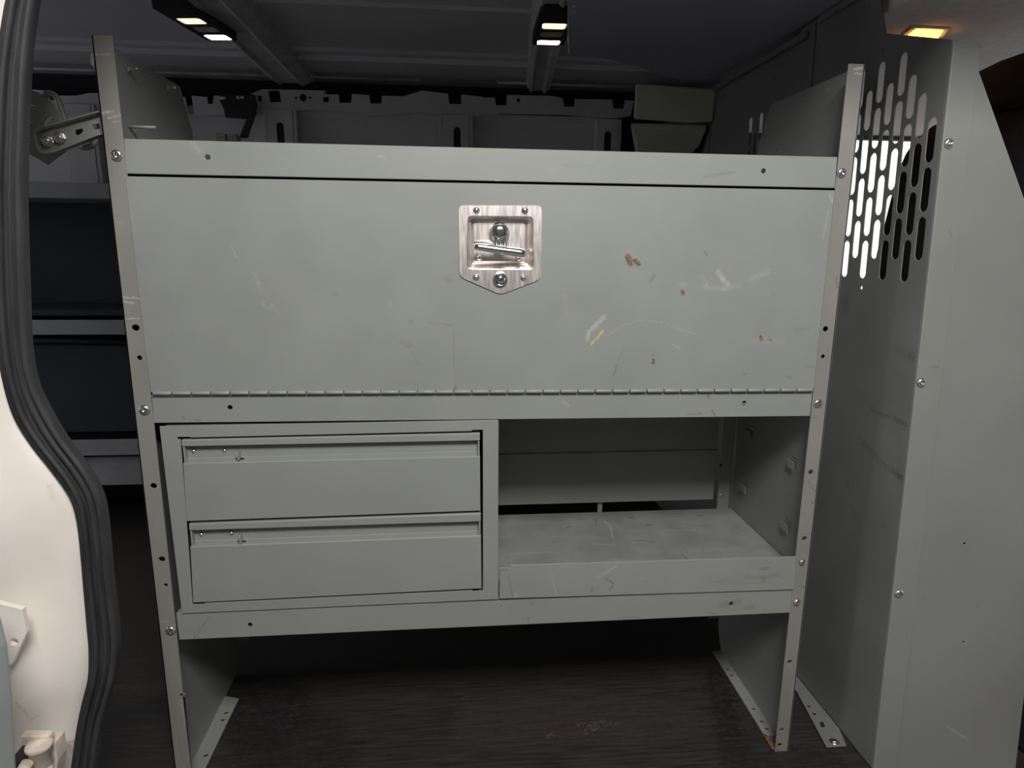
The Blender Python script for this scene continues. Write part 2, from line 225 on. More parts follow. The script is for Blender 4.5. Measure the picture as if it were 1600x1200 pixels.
m_hinge = finish('rusty_cream_paint', (0.58, 0.50, 0.42), 0.55, var=.25, scale=60, smudge=.7, speck=.1, bump=.3)
m_doorshell = finish('pale_door_paint', (0.42, 0.44, 0.43), 0.45, var=.03)
m_ceil = finish('roof_paint', (0.66, 0.64, 0.68), 0.55, var=.08, scale=4, bump=.05)
m_board = finish('dark_roof_board', (0.42, 0.39, 0.48), 0.42, var=.08, scale=3)
m_wallback = finish('inner_body_paint', (0.62, 0.62, 0.64), 0.5, var=.10, scale=6, smudge=.3)
m_cap = finish('side_trim', (0.62, 0.61, 0.54), 0.6, var=.06)
m_dark_shade = finish('dark_shade_fill', (0.02, 0.023, 0.030), 0.8, var=.1)  # near-black fill: cavity shade put into colour, plus the dark bin and ledge
m_rib = finish('bow_paint', (0.55, 0.53, 0.53), 0.5, var=.2, scale=20, smudge=.5)
m_liner = finish('headliner_cloth', (0.84, 0.78, 0.78), 0.95, var=.06, scale=60, bump=.4, bscale=1200, spec=.1)
m_seat = finish('seat_cloth', (0.024, 0.024, 0.026), 0.9, var=.2, scale=50, bump=.4, bscale=900, spec=.2)
m_farshelf = finish('far_shelf_enamel', (0.30, 0.30, 0.31), 0.5, var=.1, smudge=.3)
m_floor = finish('ribbed_floor_mat', (0.031, 0.027, 0.025), 0.62, var=.40, scale=12, smudge=.6, speck=.35, bump=.6, bscale=50, stretch=(1, 14, 1), marks=floor_marks_and_light, plane='xy', distort=.03, dscale=22)
m_ground = finish('concrete', (0.34, 0.335, 0.33), 0.9, var=.2, scale=3)
m_led = emitter('led_lens_lit', (1.0, 0.95, 0.78), 7.0)
m_led2 = emitter('led_lens_warm', (1.0, 0.86, 0.60), 1.3)
m_leddim = finish('led_lens_dim', (0.55, 0.45, 0.36), 0.25, var=.1)
m_amber = emitter('dome_lens_lit', (1.0, 0.44, 0.085), 5.0)
m_siding = finish('pale_siding', (0.85, 0.85, 0.78), 0.7, var=.03)
m_glass, _nt, _b = nodes_of('window_glass')
_b.inputs['Base Color'].default_value = (1, 1, 1, 1); _b.inputs['Roughness'].default_value = 0; _b.inputs['Transmission Weight'].default_value = 1; _b.inputs['IOR'].default_value = 1.45

# ------------------------------------------------------------------ mesh building
class MB:
    def __init__(s): s.v = []; s.f = []; s.sm = []
    def add(s, vs, fs, smooth=False):
        o = len(s.v); s.v += [tuple(v) for v in vs]
        for f in fs: s.f.append(tuple(i+o for i in f)); s.sm.append(smooth)
        return s
    def box(s, x0, x1, y0, y1, z0, z1):
        v = [(x, y, z) for x in (x0, x1) for y in (y0, y1) for z in (z0, z1)]
        return s.add(v, [(0,1,3,2),(4,6,7,5),(0,4,5,1),(2,3,7,6),(0,2,6,4),(1,5,7,3)])
    def poly(s, outer, holes, plane, a, b):
        """sheet cut from a polygon with through holes, between a and b on the third axis"""
        ax = {'xz': lambda p, t: (p[0], t, p[1]), 'yz': lambda p, t: (t, p[0], p[1]), 'xy': lambda p, t: (p[0], p[1], t)}[plane]
        loops = [list(outer)] + [list(h) for h in holes]
        tri = tessellate_polygon([[Vector((p[0], p[1], 0)) for p in l] for l in loops])
        flat = [p for l in loops for p in l]; n = len(flat)
        vs = [ax(p, a) for p in flat] + [ax(p, b) for p in flat]
        fs = [tuple(t) for t in tri] + [tuple(i+n for i in reversed(t)) for t in tri]
        k = 0
        for l in loops:
            m = len(l)
            for i in range(m): fs.append((k+i, k+(i+1) % m, n+k+(i+1) % m, n+k+i))
            k += m
        return s.add(vs, fs)
    def rings(s, rs, cap0=True, cap1=True, closed=True, smooth=True):
        n = len(rs[0]); vs = [p for r in rs for p in r]; fs = []
        for i in range(len(rs)-1):
            for j in range(n if closed else n-1):
                k = (j+1) % n; fs.append((i*n+j, i*n+k, (i+1)*n+k, (i+1)*n+j))
        s.add(vs, fs, smooth)
        if cap0: s.add(rs[0], [tuple(range(n))[::-1]])
        if cap1: s.add(rs[-1], [tuple(range(n))])
        return s
    def lathe(s, c, axis, prof, n=20, smooth=True):
        """prof = [(radius, distance along axis)]"""
        a = Vector(axis).normalized(); u = a.orthogonal().normalized(); w = a.cross(u); c = Vector(c)
        return s.rings([[c+a*h+(u*math.cos(2*PI*i/n)+w*math.sin(2*PI*i/n))*r for i in range(n)] for r, h in prof], smooth=smooth)
    def cyl(s, p, q, r, n=16):
        p = Vector(p); q = Vector(q); return s.lathe(p, q-p, [(r, 0), (r, (q-p).length)], n)
    def tube(s, ps, r, n=10):
        ps = [Vector(p) for p in ps]; rs = []; up = None
        for i, p in enumerate(ps):
            t = (ps[min(i+1, len(ps)-1)]-ps[max(i-1, 0)]).normalized()
            u = t.orthogonal().normalized() if up is None else (up-t*up.dot(t)).normalized()
            up = u; w = t.cross(u); rs.append([p+(u*math.cos(2*PI*k/n)+w*math.sin(2*PI*k/n))*r for k in range(n)])
        return s.rings(rs)
    def screw(s, c, axis, r, h=None, up=(0, 0, 1), turn=0.3):
        """pan head with a recessed cross"""
        h = h or r*.5; a = Vector(axis).normalized(); u = Vector(up); u = (u-a*u.dot(a)).normalized(); w = a.cross(u); c = Vector(c); n = 16
        def ring(rf, d): return [c+a*d+(u*math.cos(2*PI*i/n+turn)+w*math.sin(2*PI*i/n+turn))*rf(i) for i in range(n)]
        star = lambda k: (lambda i: r*(k if i % 4 == 0 else k*.42))
        s.rings([ring(lambda i: r*1.0, 0), ring(lambda i: r*.98, h*.35), ring(lambda i: r*.8, h*.75), ring(lambda i: r*.62, h*.94), ring(star(.55), h)], cap0=True, cap1=False)
        s.rings([ring(star(.55), h), ring(star(.42), h*.35)], cap0=False, cap1=True, smooth=False)
        return s
    def shear(s, k):
        s.v = [(x, y+k*z, z) for x, y, z in s.v]; return s
    def build(s, name, mat, parent=None, bevel=0, seg=2, ang=40):
        me = bpy.data.meshes.new(name); me.from_pydata(s.v, [], s.f)
        for p, q in zip(me.polygons, s.sm): p.use_smooth = q
        bm = bmesh.new(); bm.from_mesh(me); bmesh.ops.remove_doubles(bm, verts=bm.verts, dist=1e-6)
        bmesh.ops.recalc_face_normals(bm, faces=bm.faces); bm.to_mesh(me); bm.free()
        me.materials.append(mat)
        o = bpy.data.objects.new(name, me); COL.objects.link(o)
        if parent is not None:
            o.parent = parent; o.matrix_parent_inverse = PINV.get(parent.name, Matrix())
        if bevel:
            b = o.modifiers.new('edge', 'BEVEL'); b.width = bevel; b.segments = seg; b.limit_method = 'ANGLE'; b.angle_limit = math.radians(ang); b.use_clamp_overlap = True
            b.harden_normals = False
        return o
PINV = {}
def thing(name, label, cat, loc=(0, 0, 0), group=None):
    o = bpy.data.objects.new(name, None); COL.objects.link(o); o.location = loc; o.empty_display_size = .05
    o['label'] = label; o['category'] = cat
    if group: o['group'] = group
    PINV[o.name] = Matrix.Translation(Vector(loc)).inverted()
    return o
def tag(o, label, cat, group=None):
    o['label'] = label; o['category'] = cat
    if group: o['group'] = group
    return o
def struct(o): o['kind'] = 'structure'; return o
def circ(c, r, n=14, sx=1.0): return [(c[0]+r*sx*math.cos(2*PI*i/n), c[1]+r*math.sin(2*PI*i/n)) for i in range(n)]
def rect(x0, x1, z0, z1): return [(x0, z0), (x1, z0), (x1, z1), (x0, z1)]
def slot(c, w, l, n=6):
    r = w/2; h = l/2-r
    return [(c[0]+r*math.cos(PI*i/n), c[1]+h+r*math.sin(PI*i/n)) for i in range(n+1)] + [(c[0]-r*math.cos(PI*i/n), c[1]-h-r*math.sin(PI*i/n)) for i in range(n+1)]

# ------------------------------------------------------------------ van shell (the setting)
CZ = 1.42
fl = MB().poly([(-1.7, -.24), (1.195, -.24), (1.195, -.050), (2.7, -.050), (2.7, 1.36), (-1.7, 1.36)], [], 'xy', -.03, 0); flo = struct(fl.build('floor', m_floor))
MB().box(1.195, 2.7, -.30, -.052, -.30, -.26).build('step_well', m_black, flo)
MB().box(1.195, 2.7, -.050, -.046, -.30, -.03).build('step_riser', m_black, flo)
ceil = struct(MB().box(-1.7, 2.7, -0.34, 1.42, CZ, CZ+.04).build('ceiling', m_ceil))
def bead(ax0, ax1, y, w, h): # long pressed bead in the roof skin
    m = MB(); prof = [(y-w, CZ+.001), (y-w*.5, CZ-h), (y+w*.5, CZ-h), (y+w, CZ+.001)]
    return m.rings([[(x, p[0], p[1]) for p in prof] for x in (ax0, ax1)], smooth=False)
for y, w, h in ((.62, .014, .007), (.30, .014, .007), (.98, .020, .008), (1.05, .016, .012)):
    for x0, x1 in ((-1.6, -.08), (.04, .72), (.76, 1.18)):
        bead(x0, x1, y, w, h).build('roof_bead', m_ceil, ceil)
# roof bows
def bow(x0, x1, x2, x3, name='roof_bow'):
    """pressed cross member: x0..x1 at the near end, x2..x3 at the far end"""
    m = MB(); rs = []
    for t in (0, 1):
        a, b = (x0, x1) if t == 0 else (x2, x3); y = (-.2, 1.26)[t]; w = b-a
        prof = [(a, CZ+.001), (a+.006, CZ-.020), (a+w*.22, CZ-.034), (a+w*.30, CZ-.028), (a+w*.62, CZ-.028), (a+w*.72, CZ-.036), (b-.008, CZ-.022), (b, CZ+.001)]
        rs.append([(p[0], y, p[1]) for p in prof])
    m.rings(rs, smooth=False)
    return m.build(name, m_rib, ceil, bevel=.002)
b1 = bow(-.100, .045, -.085, .055)
b2 = bow(.575, .665, .715, .800)
# smooth board under the roof, front part
bd = MB().poly([(0.6575, 0.1777), (0.7531, 0.6905), (0.8125, 0.6991), (0.8754, 0.7300), (0.9544, 0.7790), (1.0284, 0.8528), (1.1539, 0.9280)] + [(1.195, .93), (1.195, -.30), (.70, -.30)], [], 'xy', 1.352, 1.358)
o = bd.build('roof_board', m_board, ceil, bevel=.002)
for p in ((0.7073, 0.3742), (0.7137, 0.4015)):
    MB().lathe((p[0], p[1], 1.352), (0, 0, -1), [(.004, 0), (.0035, .002), (.001, .003)], 10).build('board_rivet', m_zinc, ceil)

# far side wall
wb = struct(MB().box(-1.7, 2.7, 1.36, 1.40, -0.03, CZ+.02).build('wall_back', m_dark_shade)) if False else None
def far_wall():
    # lower cargo wall, cab wall with a window opening
    win = [(1.62, .72), (2.55, .72), (2.45, 1.29), (1.66, 1.29)]
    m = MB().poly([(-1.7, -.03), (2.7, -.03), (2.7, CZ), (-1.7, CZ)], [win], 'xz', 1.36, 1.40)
    return m.build('wall_back', m_dark_shade), win  # shaded gap above the rail is painted as near-black wall
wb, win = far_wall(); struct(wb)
# lower inner panel with swage lines
m = MB(); zp = [(1.26, 1.318), (1.262, 1.295), (1.275, 1.275), (1.275, 1.20), (1.268, 1.19), (1.275, 1.18), (1.275, 1.02), (1.30, 1.0)]
m.rings([[(x, p[0], p[1]) for p in zp] + [(x, p[0]+.004, p[1]) for p in reversed(zp)] for x in (-1.4, 1.02)], smooth=False)
m.build('inner_panel', m_wallback, wb)
# cant rail with cut-outs along its top edge
Rp = [(-0.3178, 1.3444), (-0.2725, 1.3420), (-0.2704, 1.3217), (-0.2571, 1.3221), (-0.2513, 1.3463), (-0.1786, 1.3484), (-0.1740, 1.3337), (-0.1586, 1.3342), (-0.1537, 1.3492), (-0.1062, 1.3691), (0.0839, 1.3711), (0.0873, 1.3599), (0.1246, 1.3610), (0.1275, 1.3367), (0.1630, 1.3377), (0.1661, 1.3641), (0.2194, 1.3619), (0.2225, 1.3375), (0.2564, 1.3384), (0.2591, 1.3612), (0.3249, 1.3612), (0.3855, 1.3800), (0.4660, 1.3729), (0.4698, 1.3425), (0.5064, 1.3435), (0.5086, 1.3723), (0.5780, 1.3666), (0.5821, 1.3648), (0.6149, 1.3658), (0.6191, 1.3429), (0.6521, 1.3438), (0.6539, 1.3746), (0.7947, 1.3768), (0.8346, 1.3702), (0.8394, 1.3451), (0.8730, 1.3460), (0.8745, 1.3694), (0.9525, 1.3697), (0.9969, 1.3710), (1.0023, 1.3438), (1.0364, 1.3447), (1.0395, 1.3702), (1.0695, 1.3691), (1.0610, 1.3237), (1.0079, 1.3124), (0.9439, 1.3147), (0.8380, 1.3197), (0.6295, 1.3180), (0.5471, 1.3042), (0.4653, 1.3021), (0.3843, 1.3153), (0.2032, 1.2990), (0.1837, 1.3099), (0.0261, 1.3132), (-0.0525, 1.3035), (-0.1299, 1.3051), (-0.1790, 1.2926), (-0.2463, 1.2908), (-0.3135, 1.2853)]
hol = [circ((0.0164, 1.3485), .011), circ((-0.0051, 1.3479), .004), circ((0.0379, 1.3491), .004), [(-0.0891, 1.3659), (-0.0543, 1.3669), (-0.0506, 1.3335), (-0.0836, 1.3326)], [(-0.1210, 1.3501), (-0.1094, 1.3505), (-0.1086, 1.3337), (-0.1202, 1.3334)], [(0.0771, 1.3521), (0.0948, 1.3527), (0.0940, 1.3376), (0.0783, 1.3372)], circ((0.0836, 1.3654), .004), circ((0.6912, 1.3603), .006)]
MB().poly(Rp, hol, 'xz', 1.245, 1.25).build('cant_rail', m_wallback, wb, bevel=.0015)
LR = [(-0.7975, 1.3484), (-0.7343, 1.3467), (-0.7088, 1.3330), (-0.6538, 1.3346), (-0.6161, 1.3430), (-0.4301, 1.3484), (-0.3370, 1.3402), (-0.3306, 1.2848), (-0.5123, 1.2763), (-0.6609, 1.2761), (-0.8073, 1.2758)]
MB().poly(LR, [circ((-0.7221, 1.3290), .01)], 'xz', 1.245, 1.25).build('cant_rail', m_wallback, wb, bevel=.0015)
# dark lip above the rail
MB().tube([(-1.3, 1.22, 1.400), (.38, 1.22, 1.405)], .004, 8).build('rail_lip', m_rib, wb)
MB().tube([(.62, 1.22, 1.405), (1.05, 1.22, 1.405)], .004, 8).build('rail_lip', m_rib, wb)
# wall posts with long slots
for u0, u1, cu in ((-.105, -.005, -.056), (.435, .545, .494), (.945, 1.03, .985), (-.70, -.60, -.65)):
    sl = slot((cu, 1.235), .022, .075)
    MB().poly([(u0+.012, 1.02), (u1-.012, 1.02), (u1-.012, 1.31), (u0+.012, 1.31)], [sl], 'xz', 1.235, 1.239).build('wall_post', m_wallback, wb, bevel=.002)
    MB().box(cu-.014, cu+.014, 1.2395, 1.2415, 1.19, 1.28).build('post_slot_shade', m_dark_shade, wb)  # dark plate stands in for the shade behind the slot
    for a, b in ((u0, u0+.012), (u1-.012, u1)):
        MB().box(a, b, 1.237, 1.27, 1.02, 1.31).build('post_flange', m_wallback, wb, bevel=.002)
# side cap and curved trim by the partition
q0 = [(0.9722, 1.3357), (1.2008, 1.3296), (1.1945, 1.2450), (1.1253, 1.2398), (0.9713, 1.2458)]; q1 = [(1.0938, 1.4202), (1.3433, 1.4122), (1.3355, 1.3152), (1.2530, 1.3091), (1.0949, 1.3169)]
cp = MB().rings([[(p[0], .88, p[1]) for p in q0], [(p[0], 1.24, p[1]) for p in q1]], smooth=False); cp.build('side_cap', m_cap, wb, bevel=.006, seg=3)
ct = MB(); a = (0.9682, 1.2392); b_ = (1.1863, 1.2398)
ct.rings([[(a[0], .90, a[1]), (a[0], .895, a[1]-.012), (a[0]+.03, .93, a[1]-.05), (a[0]+.06, 1.0, a[1]-.12), (a[0]+.10, 1.1, .98), (a[0]+.15, 1.2, .98), (a[0]+.15, 1.2, a[1])],
          [(b_[0], .90, b_[1]), (b_[0], .895, b_[1]-.012), (b_[0]-.01, .93, b_[1]-.05), (b_[0]-.06, 1.0, b_[1]-.12), (b_[0]-.15, 1.1, .98), (b_[0]-.15, 1.2, .98), (b_[0], 1.2, b_[1])]], smooth=False)
ct.build('curved_trim', m_cap, wb, bevel=.004)
# black bracket hanging from the rail with a bar and two pale tabs
bk = thing('rail_bracket', 'small black bracket with two bright screws on the far upper wall rail', 'bracket', (-.22, 1.22, 1.25))
MB().poly([(-0.2244, 1.3445), (-0.1812, 1.3439), (-0.1727, 1.3314), (-0.1538, 1.3319), (-0.1470, 1.3468), (-0.1225, 1.3457), (-0.1169, 1.3165), (-0.1262, 1.2922), (-0.1425, 1.2770), (-0.2108, 1.2789), (-0.2128, 1.3009), (-0.2224, 1.3227)], [], 'xz', 1.205, 1.225).build('bracket_body', m_black, bk, bevel=.002)
for p in ((-0.2179, 1.3319), (-0.2085, 1.3322), (-0.1668, 1.3352), (-0.1554, 1.3356)):
    MB().screw((p[0], 1.204, p[1]), (0, -1, 0), .0055).build('screw', m_zinc, bk)
MB().poly([(-0.1404, 1.2872), (-0.1169, 1.2971), (-0.1373, 1.2503), (-0.1490, 1.2201), (-0.1719, 1.2196), (-0.1583, 1.2497)], [], 'xz', 1.20, 1.215).build('hanging_bar', m_black, bk, bevel=.002)
bx = MB().poly([(-0.1707, 1.1971), (-0.1450, 1.1978), (-0.1448, 1.1776), (-0.1723, 1.1769)], [], 'xz', .98, 1.02); 
o = bx.build('plastic_clip', m_bracket, None, bevel=.002); tag(o, 'left one of two small pale tabs peeking over the rack top', 'clip', 'pale tabs behind the rack')
o = MB().poly([(-0.1398, 1.1979), (-0.1158, 1.1985), (-0.1138, 1.1783), (-0.1397, 1.1777)], [], 'xz', .98, 1.02).build('plastic_clip', m_bracket, None, bevel=.002); tag(o, 'right one of two small pale tabs peeking over the rack top', 'clip', 'pale tabs behind the rack')

# near body side: header above the door opening, rear quarter, rear end
wf = struct(MB().box(-1.7, 2.7, -.34, -.24, 1.33, CZ).build('wall_front', m_wallback))
SEAL_IN = [(0.1469, 1.3082), (0.1105, 1.2289), (0.0812, 1.1520), (0.0725, 1.1294), (0.0609, 1.0865), (0.0521, 1.0425), (0.0373, 0.9512), (0.0267, 0.8548), (0.0210, 0.7942), (0.0225, 0.7526), (0.0335, 0.7169), (0.0468, 0.6862), (0.0632, 0.6563), (0.0739, 0.6259), (0.0758, 0.5952), (0.0744, 0.5458), (0.0736, 0.5258), (0.0732, 0.4645), (0.0712, 0.4336), (0.0629, 0.3974), (0.0522, 0.3659), (0.0402, 0.3315), (0.0301, 0.2890), (0.0194, 0.2346), (-0.0032, 0.0817)]
SEAL_OUT = [(0.1301, 1.3072), (0.0912, 1.2279), (0.0593, 1.1510), (0.0476, 1.1284), (0.0340, 1.0855), (0.0231, 1.0417), (0.0063, 0.9507), (-0.0057, 0.8547), (-0.0094, 0.7944), (-0.0089, 0.7529), (-0.0042, 0.7175), (0.0086, 0.6870), (0.0258, 0.6572), (0.0408, 0.6268), (0.0452, 0.5961), (0.0440, 0.5470), (0.0430, 0.5271), (0.0400, 0.4662), (0.0385, 0.4354), (0.0335, 0.3991), (0.0233, 0.3678), (0.0133, 0.3333), (0.0031, 0.2910), (-0.0088, 0.2369), (-0.0337, 0.0848)]
def resample(P, k=4):
    out = []
    for i in range(len(P)-1):
        p0 = P[max(i-1, 0)]; p1 = P[i]; p2 = P[i+1]; p3 = P[min(i+2, len(P)-1)]
        for j in range(k):
            t = j/k
            out.append(tuple(.5*((2*p1[c])+(-p0[c]+p2[c])*t+(2*p0[c]-5*p1[c]+4*p2[c]-p3[c])*t*t+(-p0[c]+3*p1[c]-3*p2[c]+p3[c])*t**3) for c in range(2)))
    out.append(P[-1]); return out
SI = resample(SEAL_IN); SO = resample(SEAL_OUT)
SY = -.25
prof = [(0, .012), (.02, -.004), (.12, -.010), (.22, -.006), (.30, -.010), (.36, -.003), (.42, .003), (.50, -.002), (.58, -.007), (.68, -.006), (.74, .006), (.78, .006), (.84, -.008), (.93, -.010), (1.0, -.002), (1.0, .006)]
rs = []
for a, b_ in zip(SO, SI):
    rs.append([(a[0]+(b_[0]-a[0])*t, SY+d, a[1]+(b_[1]-a[1])*t) for t, d in prof])
MB().rings(rs, cap0=False, cap1=False, closed=False).build('weatherstrip', m_rubber, wf)
# white pillar skin
rs = []
offs = [(.004, .004), (0, -.004), (-.012, -.010), (-.035, -.014), (-.06, -.022), (-.09, -.028), (-.13, -.034), (-.2, -.05), (-.32, -.07), (-1.72, -.10)]
for i, (a, _) in enumerate(zip(SO, SI)):
    z = a[1]; row = []
    for dx, dy in offs:
        g = .010*math.exp(-((z-.43-dx*.6)/.05)**2)*math.exp(-((dx+.07)/.05)**2) - .008*math.exp(-((z-.62-dx*1.6)/.04)**2)*math.exp(-((dx+.06)/.06)**2)
        x = a[0]+dx
        if dx < -.3: x = -.32 if dx > -1 else -1.7
        row.append((x, SY+dy-g, z))
    rs.append(row)
pil = MB().rings(rs, cap0=False, cap1=False, closed=False); po = pil.build('door_pillar', m_white, wf)
sd = po.modifiers.new('thick', 'SOLIDIFY'); sd.thickness = .004; sd.offset = 0
MB().box(-1.7, -.05, -.24, -.235, -.03, 1.36).build('quarter_panel', m_wallback, wf)
# polygonal plate on the pillar with its hole
MB().poly([(-0.0252, 0.5271), (-0.0163, 0.5222), (0.0038, 0.5152), (0.0046, 0.4877), (-0.0162, 0.4500), (-0.0362, 0.4512)], [circ((-0.0099, 0.4769), .0045)], 'xz', -.298, -.292).build('anchor_plate', m_white, wf, bevel=.001)
# rear end wall; its large opening is added to let sky light in
struct(MB().poly([(-.34, -.03), (1.42, -.03), (1.42, CZ), (-.34, CZ)], [[(.12, .45), (1.18, .45), (1.18, 1.22), (.12, 1.22)]], 'yz', -1.74, -1.70).build('wall_left', m_wallback))
# side cargo door edge and its hinge
d1 = struct(MB().poly([(-0.0037, 0.5881), (0.0230, 0.5668), (0.0270, 0.5460), (0.0289, 0.5181), (0.0257, 0.4611), (0.0140, 0.3411), (-0.0410, 0.3456)], [], 'xz', -.40, -.36).build('door_1', m_doorshell, None, bevel=.006, seg=3))
hg = thing('door_hinge', 'rust-stained cream door hinge at the foot of the white pillar', 'hinge', (-.06, -.30, .27))
c = (0.0099, 0.3643); c2 = (0.0098, 0.3232)
MB().lathe((c[0], -.315, c[1]-.06), (0, 0, 1), [(.0095, 0), (.0095, .028), (.0080, .029), (.0080, .032), (.0105, .034), (.0105, .052), (.0125, .053), (.0132, .056), (.0125, .0585), (.004, .060)], 24).build('hinge_barrel', m_hinge, hg)
MB().poly([(-0.0110, 0.3689), (0.0178, 0.3669), (0.0184, 0.3611), (-0.0127, 0.3568)], [], 'xz', -.31, -.300).build('upper_leaf', m_hinge, hg, bevel=.001)
MB().poly([(0.0091, 0.3532), (0.0200, 0.3541), (0.0197, 0.3307), (0.0169, 0.3191), (0.0061, 0.3199)], [], 'xz', -.305, -.285).build('pillar_leaf', m_hinge, hg, bevel=.0015)
MB().tube([(c[0]-.004, -.33, c[1]-.012), (c[0]-.012, -.334, c[1]-.025), (c[0]-.020, -.336, c[1]-.06)], .006, 10).build('hinge_arm', m_hinge, hg)
MB().cyl((c[0]-.026, -.335, c[1]-.03), (c[0]-.026, -.29, c[1]-.03), .011).build('hinge_bushing', m_black, hg, bevel=.001)

# cab beyond the partition
struct(MB().box(1.215, 2.7, -.30, 1.36, 1.30, 1.33).build('trim_1', m_liner))
w1 = struct(MB().poly([(win[0][0]-.03, win[0][1]-.03), (win[1][0]+.03, win[1][1]-.03), (win[2][0]+.03, win[2][1]+.012), (win[3][0]-.03, win[3][1]+.012)], [[(p[0]+(.01 if p[0] < 2 else -.01), p[1]+(.01 if p[1] < 1 else -.004)) for p in win]], 'xz', 1.345, 1.362).build('window_1', m_black))
MB().box(1.60, 2.57, 1.378, 1.382, .70, 1.31).build('pane', m_glass, w1)
dl = thing('dome_lamp', 'lit amber dome lamp in the cab headliner above the partition', 'lamp', (1.355, .265, 1.30))
L1 = [(1.3309, 0.2832), (1.3920, 0.2870), (1.3705, 0.2481), (1.3197, 0.2473)]
lx = [p[0] for p in L1]; ly = [p[1] for p in L1]
lens = MB(); lc = (sum(lx)/4, sum(ly)/4)
rs = []
for k, z in ((1.0, 1.300), (1.0, 1.293), (.85, 1.288)):
    rs.append([(lc[0]+(p[0]-lc[0])*k, lc[1]+(p[1]-lc[1])*k, z) for p in L1])
lens.rings(rs, smooth=False); lens.build('lens', m_amber, dl, bevel=.0025)
fr = [(lc[0]+(p[0]-lc[0])*1.45, lc[1]+(p[1]-lc[1])*1.5) for p in L1]
hole = [(lc[0]+(p[0]-lc[0])*1.06, lc[1]+(p[1]-lc[1])*1.08) for p in L1]
MB().poly(fr, [hole], 'xy', 1.2975, 1.3015).build('bezel', m_liner, dl, bevel=.001)
# passenger seat
st = thing('van_seat', 'dark cloth seat with rounded headrest seen past the partition edge', 'seat', (1.62, .25, 0))
def cushion(pts3, th, name, mat):
    """pts3: outline in y,z; pillowy slab around x"""
    def off(k): 
        cy = sum(p[0] for p in pts3)/len(pts3); cz = sum(p[1] for p in pts3)/len(pts3)
        return [(cy+(p[0]-cy)*k, cz+(p[1]-cz)*k) for p in pts3]
    rs = []
    for k, d in ((.80, 0), (.93, .12), (1, .35), (1, .65), (.93, .88), (.80, 1)):
        rs.append([(1.50+th*d+.10*(.9-p[1]), p[0], p[1]) for p in off(k)])
    o = MB().rings(rs).build(name, mat, st); o.modifiers.new('s', 'SUBSURF').levels = 1; o.modifiers['s'].render_levels = 1; return o
cushion([(-.02, .40), (.58, .40), (.64, .70), (.61, .86), (.575, .94), (.545, 1.03), (.515, 1.11), (.475, 1.16), (.38, 1.19), (.05, 1.18), (-.02, 1.12), (-.06, .8)], .13, 'seat_back', m_seat)
cushion([(.02, 1.15), (.33, 1.15), (.36, 1.19), (.32, 1.235), (.25, 1.25), (.06, 1.25), (.0, 1.20)], .09, 'headrest', m_seat)
MB().box(1.50, 2.0, -.05, .58, .22, .42).build('seat_cushion', m_seat, st, bevel=.04, seg=4)
MB().box(1.50, 1.95, -.12, .52, .0, .22).build('seat_base', m_black, st, bevel=.01)
# outside: ground and a pale building beyond the window
tag(MB().box(-30, 30, -30, 30, -.60, -.55).build('ground', m_ground), 'dark paved ground outside around the van', 'ground')['kind'] = 'structure'
gs = MB().box(-1.9, 3.2, -4.6, 1.6, 2.75, 2.85).build('sky_block_ceiling', finish('sky_block_paint', (.30, .30, .29), .8, var=.05)); tag(gs, 'added unseen ceiling that blocks the sky over the near side of the van', 'ceiling')['kind'] = 'structure'  # added out of view to keep sky light off the near side
for nm, bxx in (('sky_block_wall', (-1.9, 3.2, -4.7, -4.6)), ('sky_block_wall', (3.2, 3.3, -4.6, -.5)), ('sky_block_wall', (-1.9, -1.8, -4.6, -1.2))):  # added blockers, cut to shape the side light
    MB().box(*bxx, -.55, 2.75).build(nm, bpy.data.materials['sky_block_paint'], gs)
so = MB()
for i in range(9): so.box(-3, 12, 4.5, 4.52, -.55+i*.25, -.55+i*.25+.243)
so = so.build('siding_wall', m_siding); tag(so, 'pale horizontal siding of a building seen through the cab window', 'building')

# ------------------------------------------------------------------ far shelf unit on the opposite wall
fs = thing('far_shelf_unit', 'dark grey steel shelving unit along the opposite wall behind the rack', 'shelving', (-.4, 1.1, 0))
FX0, FX1 = -1.25, .30
for z1, z0 in ((1.062, 1.020), (.683, .640), (.325, .275)):
    m = MB().box(FX0, FX1, 1.0, 1.003, z0, z1); m.box(FX0, FX1, 1.0, 1.25, z0, z0+.003)
    m.build('shelf_tray', m_farshelf, fs, bevel=.0012)
MB().poly([(FX0, .17), (FX1, .17), (FX1, .262), (FX0, .262)], [], 'xz', 1.03, 1.033).build('kick_panel', m_farshelf, fs, bevel=.001)
MB().box(FX0, FX1, 1.235, 1.24, .17, 1.02).build('back_panel', m_dark_shade, fs)  # coloured near-black to paint the shade between the shelves
for x in (FX0, FX1): MB().box(x, x+.003, 1.0, 1.25, 0, 1.1).build('end_panel', m_farshelf, fs)
MB().box(FX0, FX1, 1.0, 1.25, .695, .712).build('dividing_ledge', m_dark_shade, fs, bevel=.002)
bxs = thing('storage_bin', 'dim dark bin on the middle shelf of the far unit', 'bin', (-.8, 1.1, .3))
MB().poly([(-1.2, .330), (-.28, .330), (-.28, .60), (-1.2, .61)], [], 'xz', 1.06, 1.20).build('bin_body', m_dark_shade, bxs, bevel=.01)
MB().tube([(-1.15, 1.05, .615), (-.7, 1.04, .618), (-.3, 1.05, .605)], .008).build('bin_rim', m_dark_shade, bxs)

